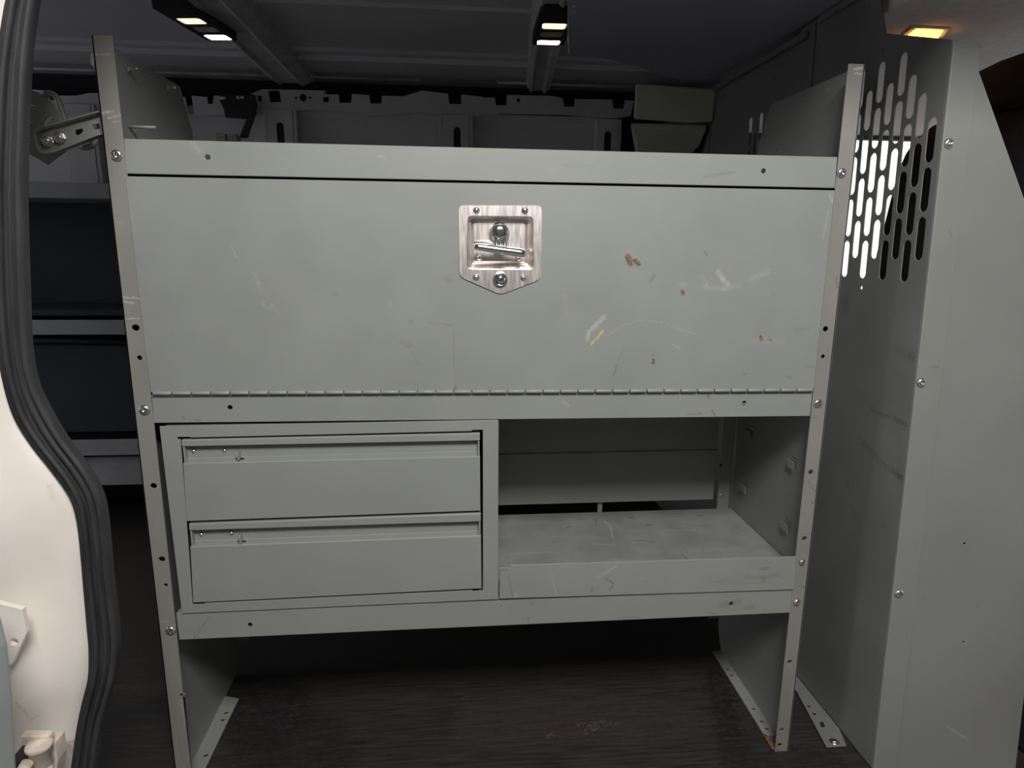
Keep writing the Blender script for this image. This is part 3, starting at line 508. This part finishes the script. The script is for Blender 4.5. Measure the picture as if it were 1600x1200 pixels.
# ------------------------------------------------------------------ the grey shelving rack
RK = thing('shelving_rack', 'grey steel van shelving rack with drop-down locker door and open tray', 'shelving', (.537, .16, 0))
D = .325; XR = 1.0745; H = 1.168
prof_side = [(0.0, 0.0), (.30, 0.0), (D, .05), (D, 1.10), (.285, H), (0, H)]
tabs_r = [(0.0767, 0.5279), (0.2491, 0.4161), (0.0764, 0.4082), (0.2507, 0.5343)]
def louver(m, c): m.append([(c[0]-.012, c[1]+.011), (c[0]+.010, c[1]+.011), (c[0]+.010, c[1]-.011), (c[0]+.006, c[1]-.011), (c[0]+.006, c[1]+.006), (c[0]-.012, c[1]+.006)][::-1])
hr = []
for c in tabs_r: louver(hr, (-c[0]+0, c[1])) if False else hr.append([(c[0]-.011, c[1]+.0075), (c[0]-.011, c[1]+.011), (c[0]+.012, c[1]+.011), (c[0]+.012, c[1]+.0075)]); hr.append([(c[0]-.014, c[1]-.009), (c[0]-.014, c[1]+.011), (c[0]-.0115, c[1]+.011), (c[0]-.0115, c[1]-.009)])
small_r = [circ(p, .003, 8) for p in ((0.1657, 1.1589), (0.0925, 1.1532), (0.0716, 1.1288), (0.2453, 1.0809))]
sr = MB().poly(prof_side, hr + small_r, 'yz', XR-.0018, XR).build('side_panel', m_paint, RK)
for c in tabs_r:
    MB().box(XR-.0085, XR-.0068, c[0]-.0105, c[0]+.012, c[1]-.010, c[1]+.0055).build('louver_tab', m_paint, sr, bevel=.0006)
hl = [circ((0.1472, 1.1497), .003, 8)]
slft = MB().poly(prof_side, hl, 'yz', 0.0, .0018).build('side_panel', m_paint, RK)
# front flanges (uprights)
def holes(l): return [circ(p, r, 14, s) for p, r, s in l]
HL = holes([((0.0151, 0.7825), .0047, 1.15), ((0.0159, 0.7387), .0036, 1), ((0.0158, 0.5425), .0044, 1.1), ((0.0162, 0.4224), .0044, 1.15), ((0.0177, 0.3785), .0030, 1), ((0.0243, 0.1823), .0036, 1.2)])
MB().poly([(0, 0), (.026, 0), (.026, H), (0, H)], HL, 'xz', 0, .0022).build('upright', m_up, RK, bevel=.0008)
HRr = holes([((1.0581, 0.7782), .0042, 1.05), ((1.0588, 0.7339), .0032, 1), ((1.0596, 0.5392), .0042, 1.1), ((1.0612, 0.4206), .0040, 1.1), ((1.0685, 0.4841), .0013, 1), ((1.0590, 0.1848), .0036, 1.1), ((1.0585, 0.0462), .0034, 1.15), ((1.0574, 0.0139), .0034, 1.15)])
MB().poly([(XR-.0255, 0), (XR, 0), (XR, H), (XR-.0255, H)], HRr, 'xz', 0, .0022).build('upright', m_up, RK, bevel=.0008)
# rear and foot flanges
MB().box(.0018, .028, D-.002, D, .07, 1.08).build('rear_flange', m_paint, slft, bevel=.0005)
MB().box(XR-.028, XR-.0018, D-.002, D, .07, 1.08).build('rear_flange', m_paint, sr, bevel=.0005)
fh = [circ((.020, y), .0035, 10, 1.3) for y in (.075, .165, .185)]
MB().poly([(.0018, .035), (.030, .035), (.032, .225), (.0018, .235)], fh, 'xy', .0005, .0027).build('foot_flange', m_paint, slft, bevel=.0004)
fh = [circ((XR-.014, y), .0032, 10, 1.2) for y in (.055, .075, .11, .215, .235)]
MB().poly([(XR-.027, .03), (XR-.0018, .03), (XR-.0018, .30), (XR-.022, .30)], fh, 'xy', .0005, .0027).build('foot_flange', m_paint, sr, bevel=.0004)
m_rustp = finish('rusty_steel', (.16, .085, .055), .7, var=.5, scale=80, smudge=.6)
MB().poly([(XR-.030, .002), (XR-.004, .004), (XR-.006, .036), (XR-.020, .034), (XR-.029, .045)], [], 'xy', .0028, .0042).build('rusty_shim', m_rustp, sr, bevel=.0004)
# screws on the uprights
for p in ((0.0157, 1.0182), (0.0155, 0.6613), (0.0180, 0.3000)):
    MB().screw((p[0], 0, p[1]), (0, -1, 0), .0080, .0045, turn=random.random()).build('screw', m_zinc, RK)
for p, r in (((1.0559, 1.0153), .0074), ((1.0582, 0.6570), .0074), ((1.0607, 0.3770), .0056), ((1.0593, 0.3016), .0068)):
    MB().screw((p[0], 0, p[1]), (0, -1, 0), r, .0045, turn=random.random()).build('screw', m_zinc, RK)
# bolts through the left panel, and one round head outside
for p in ((0.0875, 1.1487), (0.2252, 1.1530)):
    MB().lathe((.0018, p[0], p[1]), (1, 0, 0), [(.0065, 0), (.0065, .004), (.0032, .005), (.0032, .014), (.001, .015)], 6, smooth=False).build('bolt_nut', m_zinc, slft)
MB().lathe((0, .012, 1.139), (-1, 0, 0), [(.013, 0), (.013, .002), (.010, .006), (.004, .009)], 16).build('bolt_head', m_bracket, slft)
# rails
def rail(name, q, hs, y=0.0, mat=None, depth=.03):
    """C channel: q = outline of the face, front sheet plus top and bottom returns"""
    m = MB().poly(q, holes([(h, .0037, 1) for h in hs]), 'xz', y+.0008, y+.0028)
    (x0, zb0), (x1, zb1), (_, zt1), (_, zt0) = q
    for z0, z1, s in ((zt0, zt1, -1), (zb0, zb1, 1)):
        m.add([(x0, y+.0028, z0), (x1, y+.0028, z1), (x1, y+depth, z1), (x0, y+depth, z0), (x0, y+.0028, z0+s*.002), (x1, y+.0028, z1+s*.002), (x1, y+depth, z1+s*.002), (x0, y+depth, z0+s*.002)],
              [(0,1,2,3),(7,6,5,4),(0,4,5,1),(1,5,6,2),(2,6,7,3),(3,7,4,0)])
    return m.build(name, mat or m_rail, RK, bevel=.0007)
rail('top_rail', [(0.0248, 0.9946), (1.0488, 0.9933), (1.0476, 1.0377), (0.0264, 1.0399)], [(0.1339, 1.0183), (0.9338, 1.0157)])
rail('middle_rail', [(0.0256, 0.6406), (1.0480, 0.6356), (1.0479, 0.6763), (0.0270, 0.6819)], [(0.1363, 0.6625), (0.9343, 0.6586)])
rail('bottom_rail', [(0.0290, 0.2819), (1.0515, 0.2811), (1.0515, 0.3269), (0.0284, 0.3287)], [(0.1397, 0.3030), (0.9420, 0.3033)])
# rear faces seen through the rail holes keep dark: inner decks and compartment
MB().box(.0018, XR-.0018, .003, .322, 1.000, 1.002).build('top_deck', m_paint, RK)
MB().box(.0018, XR-.0018, .004, .322, .656, .658).build('locker_floor', m_paint, RK)
# back panel with pressed lines
zl = [(.318, 1.00), (.318, .575), (.3155, .572), (.3155, .566), (.318, .563), (.318, .479), (.3155, .477), (.3155, .455), (.318, .453), (.318, .364)]
bp = MB().rings([[(x, p[0], p[1]) for p in zl] + [(x, p[0]+.002, p[1]) for p in reversed(zl)] for x in (.03, 1.034)], smooth=False)
bp.build('back_panel', m_paint, RK)
MB().box(.781, .791, .330, .336, .30, .40).build('rear_strap', m_farshelf, RK, bevel=.001)
p = (1.0532, 0.3702); MB().screw((p[0], .323, p[1]), (0, -1, 0), .0045).build('screw', m_zinc, RK)
p = (1.0475, 0.4400); MB().screw((p[0], .323, p[1]), (0, -1, 0), .003).build('screw', m_black, RK)
# open tray
tl = [(0.5409, 0.3323), (1.0509, 0.3269), (1.0479, 0.3892), (0.5584, 0.3925), (0.5584, 0.3879), (0.5416, 0.3886)]
TR = MB().poly(tl, [circ((0.5495, 0.3832), .0030, 12, 1.4)], 'xz', -.0030, -.0010)
TR = TR.build('tray_lip', m_tray, RK, bevel=.0010)
dh = [circ(p, .0035, 10, 1.5) for p in ((0.7377, 0.2779), (0.8374, 0.2773), (0.9403, 0.2901), (0.9894, 0.2780), (0.6982, 0.2393), (0.8650, 0.2364))]
MB().poly([(.5405, -.001), (XR-.027, -.001), (XR-.027, .004), (XR-.003, .006), (XR-.003, .308), (.5405, .308)], dh, 'xy', .3440, .3460).build('tray_deck', m_deck, RK, bevel=.0006)
# ---- drop-down door
dq = [(0.0280, 0.6884), (1.0466, 0.6828), (1.0464, 0.9893), (0.0249, 0.9906)]
lr = [(0.4910, 0.9438), (0.5881, 0.9451), (0.5894, 0.8685), (0.4906, 0.8679)]   # recess mouth
DO = MB().poly(dq, [lr], 'xz', -.0034, -.0014)
(x0, zb0), (x1, zb1), (x2, zt1), (x3, zt0) = dq
DO.poly([(x3, zt0), (x2, zt1), (x2, zt1-.002), (x3, zt0-.002)], [], 'xz', -.0014, .016)
for a, b_ in (((x3, zt0), (x0, zb0)), ((x2, zt1), (x1, zb1))):
    s = .002 if a[0] < .5 else -.002
    DO.poly([a, b_, (b_[0]+s, b_[1]), (a[0]+s, a[1])], [], 'xz', -.0014, .016)
DO = DO.build('locker_door', m_door, RK, bevel=.0009)
# piano hinge
hx0, hx1 = x0+.002, x1-.001; nk = 37; hz = (0.0314, 0.6864); hz1 = (1.0458, 0.6799)
HG = MB().box(hx0, hx1, -.0012, .0006, hz[1]-.006, hz[1]+.004).build('piano_hinge', m_paint, RK)
for i in range(nk):
    t0 = i/nk; t1 = (i+1)/nk; g = .0007
    p = Vector((hx0+(hx1-hx0)*t0+g, -.0035, hz[1]+(hz1[1]-hz[1])*t0)); q = Vector((hx0+(hx1-hx0)*t1-g, -.0035, hz[1]+(hz1[1]-hz[1])*t1))
    MB().lathe(p, q-p, [(.0024, 0), (.0029, .0006), (.0029, (q-p).length-.0006), (.0024, (q-p).length)], 10).build('hinge_knuckle', m_rail, HG)
# ---- latch
def rnd(P, r, n=4):
    out = []
    for i, p in enumerate(P):
        a = Vector(P[i-1])-Vector(p); b = Vector(P[(i+1) % len(P)])-Vector(p); ra = min(r, a.length*.45, b.length*.45)
        a = a.normalized()*ra; b = b.normalized()*ra; p = Vector(p)
        for k in range(n+1):
            t = k/n; out.append(tuple(p+a*(1-t)**2+b*t**2))
    return out
lp = [(0.4786, 0.9587), (0.5998, 0.9601), (0.5999, 0.8541), (0.5398, 0.8312), (0.4792, 0.8573)]
mo = [(0.4914, 0.9446), (0.5869, 0.9450), (0.5887, 0.8681), (0.4905, 0.8680)]
PL = MB().poly(rnd(lp, .008), [rnd(mo, .007)], 'xz', -.0056, -.0036).build('latch_plate', m_steel, DO, bevel=.0006)
i1 = [(0.4974, 0.9393), (0.5804, 0.9395), (0.5814, 0.8751), (0.4971, 0.8755)]; i2 = [(0.5011, 0.9357), (0.5767, 0.9358), (0.5775, 0.8797), (0.5009, 0.8801)]
def rg(P, y, r): return [(p[0], y, p[1]) for p in rnd(P, r)]
PAN = MB().rings([rg(mo, -.0066, .007), rg([(p[0]+(.0012 if p[0] < .54 else -.0012), p[1]+(.0012 if p[1] < .9 else -.0012)) for p in mo], -.0060, .006), rg(i1, .010, .006), rg(i1, .0115, .006), rg(i2, .0095, .005), rg(i2, .0085, .004)], cap0=False, cap1=True, smooth=False)
PAN.build('latch_pan', m_steel, DO)
# diagonal pressed ridge in the pan
a = [(0.5015, 0.9077), (0.5242, 0.9079), (0.5528, 0.8989), (0.5788, 0.8954)]
MB().tube([(p[0], .0082, p[1]) for p in a], .0020, 8).build('pan_ridge', m_steel, DO)
c = (0.5386, 0.9218)
MB().lathe((c[0], .0085, c[1]), (0, -1, 0), [(.0150, 0), (.0150, .004), (.0135, .009), (.0130, .013), (.0105, .0165), (.004, .018)], 24).build('handle_hub', m_chrome, DO)
e0 = (0.5006, 0.9012); e1 = (0.5754, 0.8914)
bar = MB(); A = Vector((e0[0], -.015, e0[1])); B = Vector((e1[0], -.015, e1[1])); n = 12
dirv = (B-A).normalized(); up = Vector((0, 0, 1)); up = (up-dirv*up.dot(dirv)).normalized(); w = Vector((0, 1, 0)); rs = []
for t, k in ((0, .55), (.02, .85), (.10, 1), (.5, 1.12), (.9, 1.25), (.98, 1.1), (1, .8)):
    p = A+(B-A)*t; rs.append([p+(up*math.cos(2*PI*i/n)*.0052+w*math.sin(2*PI*i/n)*.0042)*k for i in range(n)])
bar.rings(rs)
mid = (A+B)/2
st_ = [(c[0]-.010, -.001, c[1]-.002), (c[0]+.010, -.001, c[1]-.002)]
def rr_(cx, cz, wx, wy, y): return [(cx-wx, y-wy, cz), (cx+wx, y-wy, cz), (cx+wx, y+wy, cz), (cx-wx, y+wy, cz)]
for dx in (-.0062, 0, .0062):
    bar.tube([(c[0]+dx*1.1, -.004, c[1]-.006), (c[0]+dx+.0006, -.008, c[1]-.016), (c[0]+dx*.9+.001, -.0135, mid.z)], .0034, 10)
bar.build('t_handle', m_chrome, DO, bevel=.0008)
for p, r in (((0.5043, 0.9524), .0042), ((0.5746, 0.9530), .0044), ((0.5037, 0.8565), .0042), ((0.5735, 0.8563), .0040)):
    MB().lathe((p[0], -.0056, p[1]), (0, -1, 0), [(r*1.15, 0), (r*1.1, .0008), (r*.8, .0022), (r*.3, .003)], 14).build('rivet', m_zinc, DO)
for p in ((0.5094, 0.8846), (0.5671, 0.8841)):
    MB().lathe((p[0], .0085, p[1]), (0, -1, 0), [(.0042, 0), (.0040, .0012), (.0024, .0026), (.001, .003)], 14).build('rivet', m_zinc, DO)
p = (0.5393, 0.8541)
LK = MB().lathe((p[0], -.0056, p[1]), (0, -1, 0), [(.0112, 0), (.0112, .002), (.0098, .0045), (.0094, .006), (.0080, .0062), (.0080, .0045), (.0072, .0045), (.0070, .0075), (.001, .0078)], 24).build('key_lock', m_chrome, DO)
MB().box(p[0]-.0007, p[0]+.0007, -.0136, -.0130, p[1]-.0035, p[1]+.003).build('keyway', m_black, DO)

# ------------------------------------------------------------------ drawer cabinet
DC = thing('drawer_cabinet', 'grey steel two-drawer cabinet set in the rack left of the open tray', 'cabinet', (.288, .15, .33))
fo = [(0.0342, 0.6360), (0.0382, 0.3294), (0.5394, 0.3312), (0.5373, 0.6378)][::-1]
fi = [(0.0581, 0.6188), (0.0578, 0.6157), (0.0624, 0.6156), (0.0559, 0.3481), (0.0558, 0.3443), (0.0736, 0.3444), (0.0736, 0.3455), (0.4966, 0.3494), (0.4966, 0.3481), (0.5141, 0.3480), (0.5137, 0.6186), (0.5136, 0.6222), (0.4965, 0.6219), (0.4965, 0.6204), (0.0764, 0.6177), (0.0765, 0.6189)][::-1]
MB().poly(fo, [fi], 'xz', -.0022, -.0002).build('face_frame', m_paint, DC, bevel=.0009)
cx0, cz0 = fo[3]; 
XL0 = (0.0361, 0.6364); XL1 = (0.0382, 0.3300)
MB().box(.5365, .5385, -.0002, .30, XL1[1]+.001, XL0[1]-.001).build('side_panel', m_paint, DC, bevel=.0005)
MB().box(XL1[0]+.002, XL1[0]+.004, .002, .30, XL1[1]+.001, XL0[1]-.001).build('side_panel', m_paint, DC, bevel=.0005)
MB().box(XL1[0]+.004, .5365, .298, .30, XL1[1]+.001, XL0[1]-.001).build('rear_panel', m_paint, DC)
MB().box(XL1[0]+.004, .5365, .002, .298, XL1[1]+.001, XL1[1]+.003).build('base_panel', m_paint, DC)
MB().box(XL1[0]+.004, .5365, .002, .298, XL0[1]-.003, XL0[1]-.001).build('top_panel', m_paint, DC)
def drawer(TLc, TRc, BLc, BRc, lipL, lipR, ledL, ledR, fpL, fpR, riv, tabp):
    """corner points in x,z; profile runs down the front: lip, undercut, ledge, front panel"""
    rs = []
    for T, Bt, lip, led, fp in ((TLc, BLc, lipL, ledL, fpL), (TRc, BRc, lipR, ledR, fpR)):
        zt, zb = T[1], Bt[1]
        def xa(z): return T[0]+(Bt[0]-T[0])*(zt-z)/(zt-zb)
        L_ = [(.012, zt-.0002), (-.0016, zt), (-.0030, zt-.0015), (-.0030, lip+.001), (-.0012, lip), (.0075, lip-.0005), (.0090, lip-.002), (.0085, led+.001), (.0060, led), (.0058, fp+.0006), (-.0005, fp), (-.0022, fp-.0015), (-.0022, zb+.001), (-.0010, zb), (.012, zb)]
        rs.append([(xa(z), y, z) for y, z in L_] + [(xa(zb), .020, zb), (xa(zt), .020, zt)])
    D_ = MB().rings(rs, smooth=False)
    o = D_.build('drawer', m_paint, DC)
    # closed ends of the pull channel
    for T, Bt, lip, fp, s in ((TLc, BLc, lipL, fpL, 1), (TRc, BRc, lipR, fpR, -1)):
        MB().box(*sorted((T[0]+.0005*s+(Bt[0]-T[0])*.15, T[0]+.0030*s+(Bt[0]-T[0])*.15)), -.0012, .016, fp, lip).build('channel_end', m_paint, o, bevel=.0004)
    for p in riv:
        MB().lathe((p[0], .0090, p[1]), (0, -1, 0), [(.0034, 0), (.0032, .0015), (.0020, .0030), (.0005, .0036)], 12).build('rivet', m_zinc, o)
    a, b = tabp
    MB().box(a[0]-.0012, a[0]+.0012, -.003, .0085, b[1]-.0005, a[1]).build('latch_tab', m_bracket, o, bevel=.0005)
    MB().box(a[0]-.006, a[0]+.006, .0045, .0080, b[1]-.0012, b[1]+.0010).build('latch_slot', m_black, o)
    return o
drawer((0.0642, 0.6147), (0.5089, 0.6171), (0.0594, 0.4842), (0.5098, 0.4878), (0.0650, 0.6041)[1], (0.5084, 0.6047)[1], (0.0649, 0.5820)[1], (0.5084, 0.5843)[1], (0.0645, 0.5780)[1], (0.5084, 0.5795)[1],
       [(0.0756, 0.5935), (0.1206, 0.5936)], ((0.1431, 0.5935), (0.1422, 0.5813)))
drawer((0.0628, 0.4804), (0.5103, 0.4840), (0.0572, 0.3469), (0.5113, 0.3516), (0.0623, 0.4693)[1], (0.5093, 0.4698)[1], (0.0631, 0.4470)[1], (0.5093, 0.4488)[1], (0.0628, 0.4427)[1], (0.5093, 0.4455)[1],
       [(0.0752, 0.4578), (0.1206, 0.4584)], ((0.1359, 0.4583), (0.1349, 0.4455)))

# ------------------------------------------------------------------ slotted bracket at the left of the rack
BY = .03
PB = thing('pivot_bracket', 'light grey slotted steel bracket with bolts between door seal and rack', 'bracket', (-.07, .04, 1.05))
fan = [(-0.1256, 1.1044), (-0.1076, 1.1061), (-0.0988, 1.1040), (-0.0885, 1.0972), (-0.0803, 1.0900), (-0.0746, 1.0785), (-0.0718, 1.0643), (-0.0683, 1.0450), (-0.0719, 1.0262), (-0.0836, 1.0178), (-0.0976, 1.0080), (-0.1116, 1.0172), (-0.1241, 1.0242), (-0.1361, 1.0290)]
cs = [(-0.0979, 1.0570), (-0.0951, 1.0654), (-0.0892, 1.0723), (-0.0839, 1.0749), (-0.0836, 1.0707), (-0.0883, 1.0664), (-0.0934, 1.0596), (-0.0958, 1.0536)]
slits = [[(-0.1236, 1.0888), (-0.1096, 1.0883), (-0.1017, 1.0853), (-0.1108, 1.0858), (-0.1239, 1.0871)], [(-0.1268, 1.0654), (-0.1135, 1.0658), (-0.1071, 1.0634), (-0.1146, 1.0637), (-0.1271, 1.0637)], [(-0.1300, 1.0427), (-0.1183, 1.0425), (-0.1118, 1.0406), (-0.1193, 1.0408), (-0.1302, 1.0410)]]
MB().poly(fan, [cs] + slits, 'xz', .040, .043).build('fan_plate', m_bracket, PB, bevel=.0008)
arm = [(-0.0942, 1.0488), (-0.0895, 1.0530), (-0.0835, 1.0548), (-0.0115, 1.0759), (-0.0012, 1.0788), (-0.0014, 1.0477), (-0.0130, 1.0445), (-0.0721, 1.0214), (-0.0865, 1.0194), (-0.0911, 1.0223), (-0.0947, 1.0322)]
ca = [Vector(p) for p in arm]; cc = sum(ca, Vector((0, 0)))/len(ca)
inn = [tuple(cc+(p-cc)*.86) for p in ca]
s1 = [(-0.0466, 1.0524), (-0.0364, 1.0552), (-0.0359, 1.0519), (-0.0398, 1.0476), (-0.0466, 1.0458)]; s2 = [(-0.0234, 1.0596), (-0.0139, 1.0620), (-0.0130, 1.0558), (-0.0224, 1.0534)]
MB().poly(arm, [s1, s2], 'xz', .0225, .0245).build('slotted_arm', m_bracket, PB, bevel=.0006)
rim = MB(); P = arm; n = len(P)
def inset(P, d):
    out = []
    for i in range(len(P)):
        a = Vector(P[i-1]); b = Vector(P[i]); c_ = Vector(P[(i+1) % len(P)])
        n1 = (b-a).normalized(); n2 = (c_-b).normalized(); nn = Vector((n1.y+n2.y, -(n1.x+n2.x))); k = nn.length/2 or 1
        out.append(tuple(b+nn.normalized()*d/max(k, .5)))
    return out
area_s = sum(P[i][0]*P[(i+1) % n][1]-P[(i+1) % n][0]*P[i][1] for i in range(n))
MB().poly(P, [inset(P, .0022 if area_s < 0 else -.0022)], 'xz', .012, .023).build('arm_rim', m_bracket, PB, bevel=.0006)
for u in ((-0.0816, 1.0375), (-0.0653, 1.0424)):
    MB().lathe((u[0], .0225, u[1]), (0, -1, 0), [(.0085, 0), (.0085, .002), (.0068, .0022), (.0068, .008), (.004, .009)], 6, smooth=False).build('hex_bolt', m_zinc, PB)
    MB().screw((u[0]+.001, .0140, u[1]-.001), (0, -1, 0), .0048).build('screw', m_zinc, PB)
hk = [(-0.0957, 1.0982), (-0.0917, 1.1034), (-0.0857, 1.1044), (-0.0795, 1.0996), (-0.0764, 1.0913), (-0.0744, 1.0804), (-0.0711, 1.0661), (-0.0682, 1.0551)]
MB().tube([(p[0], .05, p[1]) for p in resample(hk, 3)], .0042, 12).build('hook_rod', m_bracket, PB)
rc = (-0.0517, 1.0502)
MB().tube([(rc[0]+.016*math.cos(t*PI/10), .055, rc[1]+.016*math.sin(t*PI/10)) for t in range(21)], .0042, 10).build('ring', m_bracket, PB)
e0 = (0.0521, 1.0705)
p = (0.0088, 1.0785)
MB().cyl((.0022, .075, 1.067), (.040, .075, 1.067), .0022, 10).build('stud', m_bracket, slft)

# ------------------------------------------------------------------ partition
PT = thing('partition', 'grey steel cab partition with slotted grille and wide front wing', 'partition', (1.2, .4, 0))
K = .04; X = 1.2
OY = -.055
P0 = [(OY, .004), (1.34, 0), (1.29, 1.335), (.39, 1.335), (.39, 1.350), (.135, 1.351), (.117, 1.300), (.101, 1.258), (.067, 1.246), (.012, 1.227), (OY+.001, 1.204)]
P0 = [(y if y < .3 else y, z) for y, z in P0]
sl = []
for k in range(24):
    y = OY+.022+.0275*k
    if k % 2 == 0: zs = [.9195+.0738*n for n in range(3 if k == 0 else 4)]
    else: zs = [.8845+.0742*n for n in range(4 if k == 1 else 5)]
    for z in zs: sl.append(slot((y, z), .0186, .0668))
sl.append(circ((.137-.0334, .835), .0035, 8))
for q in ((1270, 72),): pass
MB().poly(P0, sl, 'yz', X, X+.0016).shear(K).build('grille_panel', m_side, PT)
# overlapping front sheet edge
MB().poly([(.325, .9+.32), (.345, .9+.32), (.345, 1.345), (.325, 1.345)], [], 'yz', X-.0035, X-.0005).shear(K).build('seam_strip', m_side, PT, bevel=.0006)
MB().box(X-.012, X, .40, 1.28, 1.322, 1.336).build('top_channel', m_side, PT, bevel=.002)
MB().box(X-.010, X, .17, .36, 1.338, 1.350).build('top_channel', m_side, PT, bevel=.002)
MB().box(X-.004, X, .90, .93, .9, 1.33).build('stiffener', m_side, PT, bevel=.001)
for p in ((0.3275, 1.2866), (0.3294, 1.3190), (0.2111, 1.3188), (0.5427, 1.2776), (0.1541, 1.2311)):
    MB().lathe((X, p[0], p[1]), (-1, 0, 0), [(.004, 0), (.0036, .001), (.002, .0022), (.0005, .0025)], 10).build('rivet', m_side, PT)
# front flange and wing
FL = MB().poly([(X-.0002, -.16), (1.243, -.16), (1.243, 1.197), (1.240, 1.200), (X-.0002, 1.200)], [], 'xz', OY-.0045, OY-.0020).shear(K).build('front_flange', m_wing, PT, bevel=.0012)
wp = [(X, -.16), (1.482, -.16), (1.468, .27), (1.462, .77), (1.333, 1.004), (1.246, 1.162), (1.224, 1.196), (X, 1.196)]
MB().poly(wp, [circ((1.3207, 0.4210), .0022, 8), circ((1.3429, 0.2401), .0018, 8)], 'xz', OY-.002, OY).shear(K).build('wing_panel', m_wing, PT, bevel=.0008)
rp = [(1.462, .77), (1.333, 1.004), (1.246, 1.162), (1.224, 1.196)]
for p in ((1491.5, 222),): pass
for p in ((1.2090, 1.0585), (1.2080, 0.6964), (1.2105, 0.3374)):
    z = p[1]; MB().screw((p[0], OY-.0045+K*z, z), (0, -1, 0), .0078, .0045, turn=random.random()).build('screw', m_zinc, PT)
# foot flange with holes and its bolt
fq = [(1.1885, 0.1664), (1.1577, -0.0064), (1.1784, -0.0050), (1.2091, 0.1730)][::-1]
fhs = [circ((1.1757, 0.1087), .0030, 8, 1.2), circ((1.1729, 0.0850), .0034, 8, 1.2), rnd([(1.1712, 0.0637), (1.1775, 0.0632), (1.1737, 0.0479), (1.1675, 0.0485)], .002)]
MB().poly([(1.147, -.002), (1.186, -.002), (1.198, .040), (1.198, .40), (1.178, .40), (1.172, .15)], [circ((1.1739, 0.1057), .0032, 8), circ((1.1721, 0.0838), .0038, 8), [(1.1704, 0.0626), (1.1779, 0.0620), (1.1729, 0.0468), (1.1655, 0.0474)]], 'xy', .003, .005).build('foot_flange', m_side, PT, bevel=.0004)
p = (1.1686, 0.0086)
MB().lathe((p[0], p[1], .005), (0, 0, 1), [(.0085, 0), (.0085, .001), (.006, .0011)], 18).build('washer', m_zinc, PT)
MB().screw((p[0], p[1], .006), (0, 0, 1), .0062, .004, up=(0, 1, 0)).build('screw', m_zinc, PT)

# ------------------------------------------------------------------ roof lamps
def roof_lamp(cs, label, ang):
    zc = 1.379
    c0 = cs[1]; t = thing('ceiling_lamp', label, 'lamp', (c0[0], c0[1], CZ-.03), group='roof lamps')
    dx, dy = cs[2][0]-cs[0][0], cs[2][1]-cs[0][1]; L_ = math.hypot(dx, dy); ex, ey = dx/L_, dy/L_; nx, ny = ey, -ex
    if nx < 0: nx, ny = -nx, -ny
    def q(cx, cy, a, b): return [(cx-ex*a-nx*b, cy-ey*a-ny*b), (cx+ex*a-nx*b, cy+ey*a-ny*b), (cx+ex*a+nx*b, cy+ey*a+ny*b), (cx-ex*a+nx*b, cy-ey*a+ny*b)]
    hs = []
    for i, p in enumerate(cs): hs.append(rnd(q(p[0], p[1], .0215, .0275), .009, 3))
    MB().poly(rnd(q(c0[0]-ex*.035, c0[1]-ey*.035, .112, .038), .008), hs, 'xy', zc-.004, zc+.03).build('housing', m_black, t, bevel=.001)
    for i, p in enumerate(cs):
        MB().poly(rnd(q(p[0], p[1], .0195, .0255), .008, 3), [], 'xy', zc-.0025, zc+.004).build('lens', (m_led2, m_leddim, m_led)[i], t)
    return t
roof_lamp([(-0.0901, 0.6380), (-0.0802, 0.6941), (-0.0723, 0.7503)], 'three-lens roof lamp on the left roof bow above the rack', 0)
roof_lamp([(0.6996, 0.5725), (0.7022, 0.6313), (0.7048, 0.6925)], 'three-lens roof lamp on the right roof bow beside the dark board', 0)
